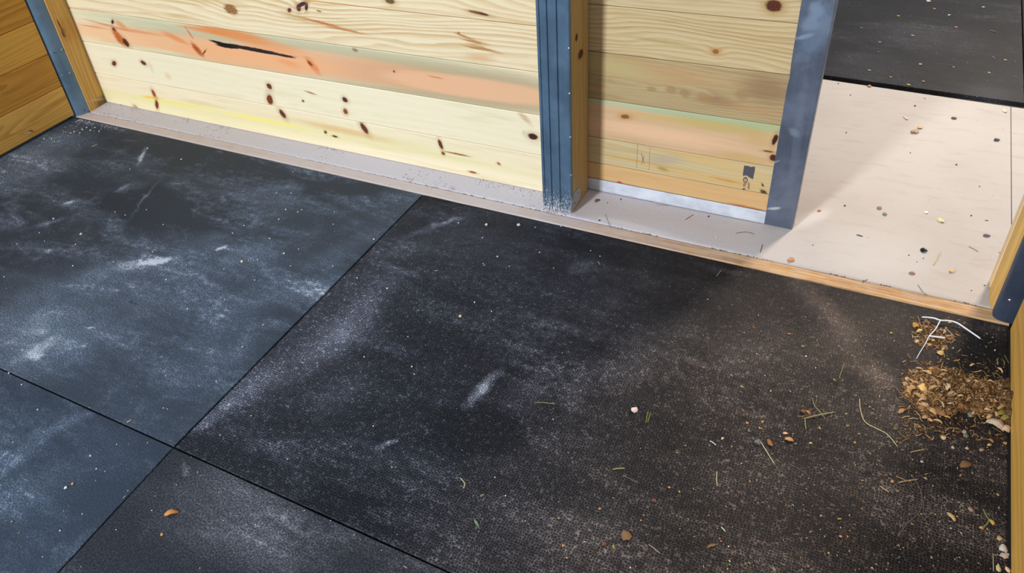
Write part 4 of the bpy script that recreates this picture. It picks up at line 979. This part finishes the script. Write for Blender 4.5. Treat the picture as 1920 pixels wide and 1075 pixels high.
crumb(701, 449.5, 5.5, (232, 214, 200), 'white crumb in the long seam between the mats')
L = 'small white grit crumb on the smooth mat in the left corner'
for (a, b, d) in ((340, 299.5, 4), (518.7, 362.8, 4), (536, 393.6, 4), (558.6, 398.4, 3.6), (523, 412, 4), (436.6, 438, 4), (505.9, 448, 4), (532.8, 476, 5), (478, 526, 3.5), (311.6, 525, 4), (213, 491.5, 3.4), (286.5, 473, 3.4), (152.5, 440, 6), (100.6, 411, 5), (142, 459, 3.6), (457.7, 423.5, 3), (549.5, 323, 3),
        (137, 499, 3.4), (83, 261, 4), (97, 261, 3.4), (216, 398, 3), (274.6, 394, 3), (306, 421.6, 3), (406, 715.8, 4), (306.6, 766, 3.6), (314, 767.5, 3), (455, 651, 4), (493.5, 610, 3.6), (352, 580, 4), (303, 670, 3), (373, 724, 3), (311, 705, 3), (277, 831, 3), (350, 498, 3), (545, 499, 3), (74, 437, 3), (84, 453, 3), (8, 520, 3.6), (32, 458, 3),
        (244, 318, 3.4), (277, 279, 4), (235, 404, 3), (566, 394, 3), (546, 363, 3), (625, 421, 3), (624, 500, 3.4), (420, 505, 3), (466, 489, 3), (483, 487.5, 3.4), (560, 468, 3.2), (627, 398, 3), (155, 243.5, 4), (163, 240, 4), (170, 245, 4), (178, 240, 3.4), (150, 250, 3.4), (186, 247, 3.4), (140, 247, 3.4), (133, 250, 3)):
    crumb(a, b, d, WG, L, 'white grit on the left corner mat')
crumb(454, 491.5, 6.5, (232, 214, 170), 'yellowish crumb, the largest on the smooth left corner mat')
L = 'small white grit crumb on the bottom left mat'
for (a, b, d) in ((170, 855.6, 5), (181, 880, 4), (71, 769, 4.4), (113, 996, 5), (154.7, 964.8, 4), (16.8, 700.4, 4), (41, 722, 4), (83, 811, 3), (25, 830, 3), (197, 885, 3), (80, 1045, 3), (240, 921, 3), (218, 994, 3), (219, 834, 3)):
    crumb(a, b, d, WG, L, 'white grit on the bottom left mat')
crumb(123.6, 916, 7, (226, 226, 226), 'white crumb, left of the close pair on the bottom left mat')
crumb(136.5, 908.7, 6.5, (214, 164, 88), 'orange crumb, right of the close pair on the bottom left mat')
crumb(23, 979, 5, (206, 156, 84), 'orange crumb at the left edge of the photograph')
crumb(36.4, 1000, 5, (150, 142, 60), 'olive crumb near the bottom left edge')
L = 'small white grit crumb on the bottom edge mat'
for (a, b, d) in ((479, 985, 3.6), (285, 958, 3), (331, 910, 3), (291, 931, 3), (371, 886, 3), (540, 958, 3), (664, 1004, 3), (375, 1066, 3), (571, 958, 3), (620, 977, 3)):
    crumb(a, b, d, WG, L, 'white grit on the bottom edge mat')

# --- loose grit nobody could count: one object each for ledge, crack and corner
def grit_field(name, spots, rgb, label, cat='grit'):
    vs, fs = [], []
    for (p, r) in spots:
        a, b = crumb_geo(r, rnd.randrange(9999)); k = len(vs)
        vs += [(x+p.x, y+p.y, z+p.z) for x, y, z in a]; fs += [tuple(i+k for i in f_) for f_ in b]
    og = (sum(s[0].x for s in spots)/len(spots), sum(s[0].y for s in spots)/len(spots), 0)
    o = meshobj(name, vs, fs, pm(rgb), origin=og)
    return setp(o, label=label, cat=cat, kind='stuff')
sp = []
for i in range(1500):
    x = -1.80+2.22*rnd.random()
    e = rnd.random()
    if e < .42: y = YW-.002-abs(rnd.gauss(0, .016))
    elif e < .66: y = 1.2775+abs(rnd.gauss(0, .008))
    else: y = 1.28+.095*rnd.random()
    clump = mnoise.noise(Vector((x*5, y*9, 2)))
    if clump < -.12+.3*(x < -.1)-.55*(x < -1.5) or y > YW-.003 or y < 1.2765: continue
    sp.append((Vector((x, y, .0001)), .0008+.0022*rnd.random()**3))
grit_field('ledge_grit', sp, (206, 196, 196), 'crumbly pale grit scattered along the ledge under the pine wall')
sp = []
for i in range(560):
    x = -1.7+3.4*rnd.random()
    if mnoise.noise(Vector((x*6, 1, 2))) < -.05 and x > .3: continue
    sp.append((Vector((x, 1.2695+.0035*rnd.random(), -.0025+.002*rnd.random())), .0008+.0012*rnd.random()))
sp = [(Vector((p.x, p.y, max(p.z, -.002))), r) for p, r in sp]
grit_field('crack_dirt', sp, (120, 98, 80), 'brown dirt packed in the crack behind the timber strip', 'dirt')
sp = []
for i in range(520):
    t_ = rnd.random()**1.6
    x = -1.81+abs(rnd.gauss(0, .08))+.02*rnd.random(); y = 1.19-t_*1.0
    if rnd.random() < .35: x = -1.80+.3*rnd.random()**2; y = 1.205-abs(rnd.gauss(0, .012))
    sp.append((Vector((x, y, .0001)), .0006+.0011*rnd.random()**2))
grit_field('corner_grit', sp, (216, 214, 212), 'fine white grit gathered along the left wall and corner of the mat')
sp = []
for i in range(26):
    w = Vector((.43+.11*rnd.random(), 1.2755+.011*rnd.random(), .0001)); sp.append((w, .0012+.0018*rnd.random()))
grit_field('post_grit', sp, (214, 200, 196), 'pale crumbs heaped at the foot of the middle post')
# --- white forked stem on the small heap
ws = empty('forked_stem', ground(1745, 625), label='white forked stem lying over the small heap of shavings', cat='stem')
M_white = pm((236, 236, 240), .5)
def twigpart(px, r0, r1, zs_, label=None):
    P = [ground(*q) for q in px]
    Q = []
    for i in range(len(P)-1):
        p0, p1, p2, p3 = P[max(0, i-1)], P[i], P[i+1], P[min(len(P)-1, i+2)]
        for s in (0, .25, .5, .75): Q.append(.5*((2*p1)+(p2-p0)*s+(2*p0-5*p1+4*p2-p3)*s*s+(3*p1-p0-3*p2+p3)*s**3))
    Q.append(P[-1]); n = len(Q); vs, fs = [], []
    for i, q in enumerate(Q):
        s = i/(n-1); k = s*(len(zs_)-1); a = int(min(k, len(zs_)-2)); z = zs_[a]+(zs_[a+1]-zs_[a])*(k-a)
        q.z = z; 
    for i, q in enumerate(Q):
        d = (Q[min(n-1, i+1)]-Q[max(0, i-1)]).normalized(); sd_ = Vector((-d.y, d.x, 0)).normalized(); up = d.cross(sd_)
        r = (r0+(r1-r0)*i/(n-1))*(.7 if i in (0, n-1) else 1)
        for k in range(7): vs.append(q+sd_*math.cos(2*PI*k/7)*r+up*math.sin(2*PI*k/7)*r)
        if i:
            for k in range(7): fs.append(((i-1)*7+k, (i-1)*7+(k+1) % 7, i*7+(k+1) % 7, i*7+k))
    fs += [tuple(range(7)), tuple(range((n-1)*7, n*7))]
    return fix_normals(meshobj('branch', vs, fs, M_white, ws, smooth=True, origin=tuple(Q[0])))
twigpart([(1727.2, 598), (1747.7, 601), (1761.6, 606), (1777.4, 607), (1792.3, 610.6), (1806.3, 618), (1822, 627), (1838, 636.7)], .0019, .0022, [.006, .009, .010, .010, .008, .005, .0025])
twigpart([(1761.6, 606), (1751.4, 624), (1740.7, 634.9), (1734.6, 647), (1726, 660), (1717.9, 674)], .0016, .0009, [.010, .010, .009, .006, .003, .0015])
twigpart([(1740.7, 635), (1756, 637), (1770.9, 638.3)], .0021, .0023, [.009, .009, .008])

# --- shavings heaps
M_mulch = NT('mulch'); pz = M_mulch.pos(); a_ = M_mulch.noise(pz, 150, 4, .7); 
M_mulch.bump(a_, 1.0, .006)
M_mulch = M_mulch.done(M_mulch.mix(M_mulch.mapr(a_, .35, .65), lin((52, 34, 20)), lin((120, 86, 52))), .9, 0, .15)
POLY_A = [(1696, 700), (1730, 690), (1790, 692), (1830, 706), (1862, 716), (1893, 708), (1893, 812), (1872, 800), (1845, 782), (1800, 772), (1765, 778), (1735, 785), (1712, 760), (1692, 738)]
POLY_B = [(1712, 606), (1740, 604), (1768, 618), (1792, 640), (1770, 655), (1735, 655), (1712, 640), (1716, 622)]
def inside(px, py, poly):
    c_ = False; n = len(poly)
    for i in range(n):
        (x1_, y1_), (x2_, y2_) = poly[i], poly[(i+1) % n]
        if (y1_ > py) != (y2_ > py) and px < (x2_-x1_)*(py-y1_)/(y2_-y1_)+x1_: c_ = not c_
    return c_
GA = [at(*q) for q in POLY_A]; GB = [at(*q) for q in POLY_B]
def edge_dist(p, G_):
    best = 9
    for i in range(len(G_)):
        a, b = G_[i], G_[(i+1) % len(G_)]
        ab = Vector((b.x-a.x, b.y-a.y)); ap = Vector((p.x-a.x, p.y-a.y)); t_ = max(0, min(1, ap.dot(ab)/ab.length_squared))
        d = (ap-ab*t_).length
        if a.x > 1.765 and b.x > 1.765: continue
        best = min(best, d)
    return best if inside(p.x, p.y, [(g.x, g.y) for g in G_]) else -best
def hA(p):
    d = edge_dist(p, GA)
    return 0 if d <= .004 else max(0, min(.016, (d-.004)*.30)*(.55+1.3*mnoise.noise(p*26))*(.7+.8*max(0, (p.x-1.6)/.2)))
def hB(p):
    d = edge_dist(p, GB)
    return 0 if d <= .012 else max(0, min(.004, (d-.012)*.2)*(.2+2.2*mnoise.noise(p*30)))
def mound(name, x0, x1, y0, y1, hf, step, label):
    nx, ny = int((x1-x0)/step), int((y1-y0)/step); vs, fs, idx = [], [], {}
    for i in range(nx+1):
        for j in range(ny+1):
            p = Vector((x0+(x1-x0)*i/nx, y0+(y1-y0)*j/ny, 0)); h = hf(p)
            idx[i, j] = len(vs); vs.append((p.x, p.y, h*.85+.0002 if h > 0 else -.0004))
    for i in range(nx):
        for j in range(ny):
            q = (idx[i, j], idx[i+1, j], idx[i+1, j+1], idx[i, j+1])
            if any(vs[k][2] > 0 for k in q): fs.append(q)
    used = sorted({k for q in fs for k in q}); mp_ = {k: i for i, k in enumerate(used)}
    vs = [(vs[k][0], vs[k][1], max(vs[k][2], .00005)) for k in used]; fs = [tuple(mp_[k] for k in q) for q in fs]
    return vs, fs
MA = mound('sawdust_heap', 1.535, 1.7765, .74, 1.04, hA, .0045, 'brown sawdust and fine litter under the shavings pile by the right wall')
MB_ = mound('sawdust_patch', 1.50, 1.68, 1.02, 1.19, hB, .0045, 'thin brown litter under the white forked stem')

TONES = [(222, 178, 118), (206, 160, 104), (190, 140, 88), (232, 196, 146), (176, 126, 78), (214, 164, 110), (236, 206, 156), (160, 112, 66), (206, 150, 84), (228, 176, 96), (204, 172, 138), (150, 104, 62)]
TONES = [tuple(int(q*.88) for q in tn) for tn in TONES]
protos = []
for i, tn in enumerate(TONES):
    for j in range(2):
        r_ = random.Random(i*7+j)
        vs, fs = flake_geo(1.0, .28+.5*r_.random(), .10+.28*r_.random(), .05, i*3+j, 6, .3)
        me = bpy.data.meshes.new('wood_shaving'); me.from_pydata(vs, [], fs); me.materials.append(pm(tn)); me.update(); protos.append(me)
def scatter(poly, n, hf, label, group, smin, smax, tilt=.5):
    xs = [q[0] for q in poly]; ys = [q[1] for q in poly]; k = 0
    first = None
    while k < n:
        px = min(xs)-6+(max(xs)-min(xs)+8)*rnd.random(); py = min(ys)-6+(max(ys)-min(ys)+12)*rnd.random()
        if not inside(px, py, poly) and rnd.random() > .10: continue
        p = at(px, py)
        if p.x > 1.762: continue
        h = hf(p); L_ = smin+(smax-smin)*rnd.random()**1.7
        if first is None:
            o = bpy.data.objects.new('wood_shaving', protos[0]); first = o
        else: o = first.copy()
        o.data = rnd.choice(protos); COL.objects.link(o)
        s = L_
        o.scale = (s, s, s*.8); tl = tilt*min(1, h/.006)
        o.rotation_euler = (rnd.gauss(0, tl), rnd.gauss(0, tl*.8), rnd.random()*6.28)
        o.location = (p.x, p.y, max(.0004, h*.92))
        setp(o, label=label, cat='shaving', group=group)
        k += 1
scatter(POLY_A, 190, hA, 'tan wood shaving in the pile against the right wall', 'shavings in the pile by the right wall', .006, .023)
scatter(POLY_B, 30, hB, 'tan wood shaving in the small heap under the white forked stem', 'shavings under the white forked stem', .006, .017, .4)
# stray flecks round the heaps and fine shreds: too many to count
def shreds(name, n, fn, label, tones, base=None):
    vs, fs, mi = [], [], []
    if base: vs = [Vector(q) for q in base[0]]; fs = list(base[1]); mi = [len(tones)]*len(fs)
    while n:
        p, L_ = fn()
        if p is None: continue
        n -= 1
        a = rnd.random()*PI; d = Vector((math.cos(a), math.sin(a), rnd.gauss(0, .25)))*L_*.5; w_ = Vector((-d.y, d.x, 0)).normalized()*(.0005+.0009*rnd.random())
        k = len(vs); u_ = Vector((0, 0, .0006))
        mid = p+Vector((0, 0, .001))+w_*rnd.gauss(0, 1.5)
        vs += [p-d-w_, p-d+w_, mid-w_+u_, mid+w_+u_, p+d-w_, p+d+w_]
        vs = vs[:-6]+[Vector((q.x, q.y, max(q.z, .0003))) for q in vs[-6:]]
        fs += [(k, k+2, k+3, k+1), (k+2, k+4, k+5, k+3)]
        mi += [n % len(tones)]*2
    og = vs[0].copy(); og.z = 0
    o = meshobj(name, vs, fs, None, origin=og)
    for tn in tones: o.data.materials.append(pm(tn))
    o.data.materials.append(M_mulch)
    for pg_, i in zip(o.data.polygons, mi): pg_.material_index = i
    return setp(o, label=label, cat='litter', kind='stuff')
def fa():
    px = 1686+208*rnd.random(); py = 676+150*rnd.random()
    if not inside(px, py, POLY_A) and rnd.random() > .12: return None, 0
    p = at(px, py)
    if p.x > 1.765: return None, 0
    h = hA(p); p.z = h*.9+.0008+rnd.random()*.004*(h > .004); return p, .005+.016*rnd.random()**1.5
shreds('sawdust_heap', 2600, fa, 'brown sawdust, shreds and splinters filling the shavings pile by the right wall', [(160, 116, 68), (110, 74, 42), (190, 150, 100), (76, 50, 30), (132, 98, 54), (92, 62, 34)], MA)
def fb():
    px = 1700+110*rnd.random(); py = 596+75*rnd.random()
    if not inside(px, py, POLY_B) and rnd.random() > .15: return None, 0
    p = at(px, py); h = hB(p); p.z = h*.9+.0006; return p, .004+.012*rnd.random()**1.5
shreds('sawdust_patch', 260, fb, 'thin brown litter and shreds under the white forked stem', [(160, 116, 70), (104, 70, 40), (190, 150, 100), (80, 54, 32)], MB_)
def fc():
    px = 800+1090*rnd.random()**.6; py = 600+470*rnd.random()
    p = at(px, py)
    if not (.1 < p.x < 1.765 and -.02 < p.y < 1.2) : return None, 0
    if rnd.random() > .12+.88*max(0, (p.x-1.0)/.75): return None, 0
    p.z = .0006; return p, .0015+.004*rnd.random()**2.5
shreds('stray_flecks', 760, fc, 'stray flecks of straw and wood over the right half of the pebbled mat', [(190, 150, 100), (150, 112, 76), (206, 180, 140), (120, 90, 60)])
# notable pieces of the pile
flake(1727, 731, 26, 13, -20, (240, 196, 124), 'large pale orange shaving on the left of the pile', curl=.35)
flake(1741, 604+123, 14, 9, 50, (238, 204, 140), 'cream shaving touching the large pale orange one in the pile', curl=.3)
flake(1731, 743, 13, 6, 50, (236, 178, 84), 'narrow bright orange shaving in the pile', curl=.35)
flake(1741, 700, 9, 8, 10, (240, 200, 120), 'small yellow chip at the top left of the pile', curl=.3)
flake(1875, 727, 19, 9, -15, (226, 176, 138), 'pinkish rectangular chip in the pile near the wall', curl=.12)
flake(1866, 799, 38, 15, -28, (206, 182, 152), 'large pale curled shaving at the bottom of the pile by the wall', curl=.45)
flake(1884, 806, 20, 11, -30, (222, 190, 152), 'cream shaving tucked beside the large pale curled one', curl=.4)
flake(1877, 776, 24, 8, 25, (140, 122, 52), 'olive leaf, upper of the two at the wall end of the pile', name='olive_leaf', cat='leaf', curl=.5)
flake(1884, 785, 18, 9, 35, (146, 128, 66), 'olive leaf, lower of the two at the wall end of the pile', name='olive_leaf', cat='leaf', curl=.5)
flake(1820, 716, 22, 8, 0, (222, 180, 134), 'long cream shaving at the top middle of the pile', curl=.45)
flake(1762, 750, 20, 7, 5, (196, 176, 116), 'pale olive shaving low in the middle of the pile', curl=.4)
flake(1745, 771, 26, 8, -35, (206, 166, 112), 'tan shaving at the bottom left corner of the pile', curl=.4)
flake(1819, 780, 9, 8, 0, (140, 140, 122), 'grey-green pebble-like scrap below the pile', name='leaf_scrap', cat='leaf')
flake(1744.5, 789, 11, 5, -5, (216, 160, 116), 'small pinkish shaving just below the pile')
flake(1763, 663, 12, 8, -30, (214, 176, 116), 'oval tan chip below the white forked stem', curl=.2)
flake(1716, 612, 8, 8, 20, (206, 150, 64), 'bright orange lump at the left of the small heap', curl=.5)
flake(1724, 620.5, 10, 4, 20, (230, 206, 110), 'yellow sliver under the bright orange lump')
stalk([(1720.5, 593), (1723, 600), (1725, 606)], .0010, (190, 150, 90), 'tan stalk poking up from the small heap')
stalk([(1731, 612), (1736, 624), (1739, 633)], .0012, (150, 122, 66), 'olive stalk lying under the stem of the white fork', lift=.002)
stalk([(1771, 615), (1781, 624), (1790, 633)], .0014, (206, 160, 96), 'tan splinter right of the white forked stem', name='splinter', cat='splinter')
stalk([(1712, 632.5), (1724, 632.5)], .0013, (232, 222, 190), 'cream splinter left of the white forked stem', name='splinter', cat='splinter', smooth_path=False)
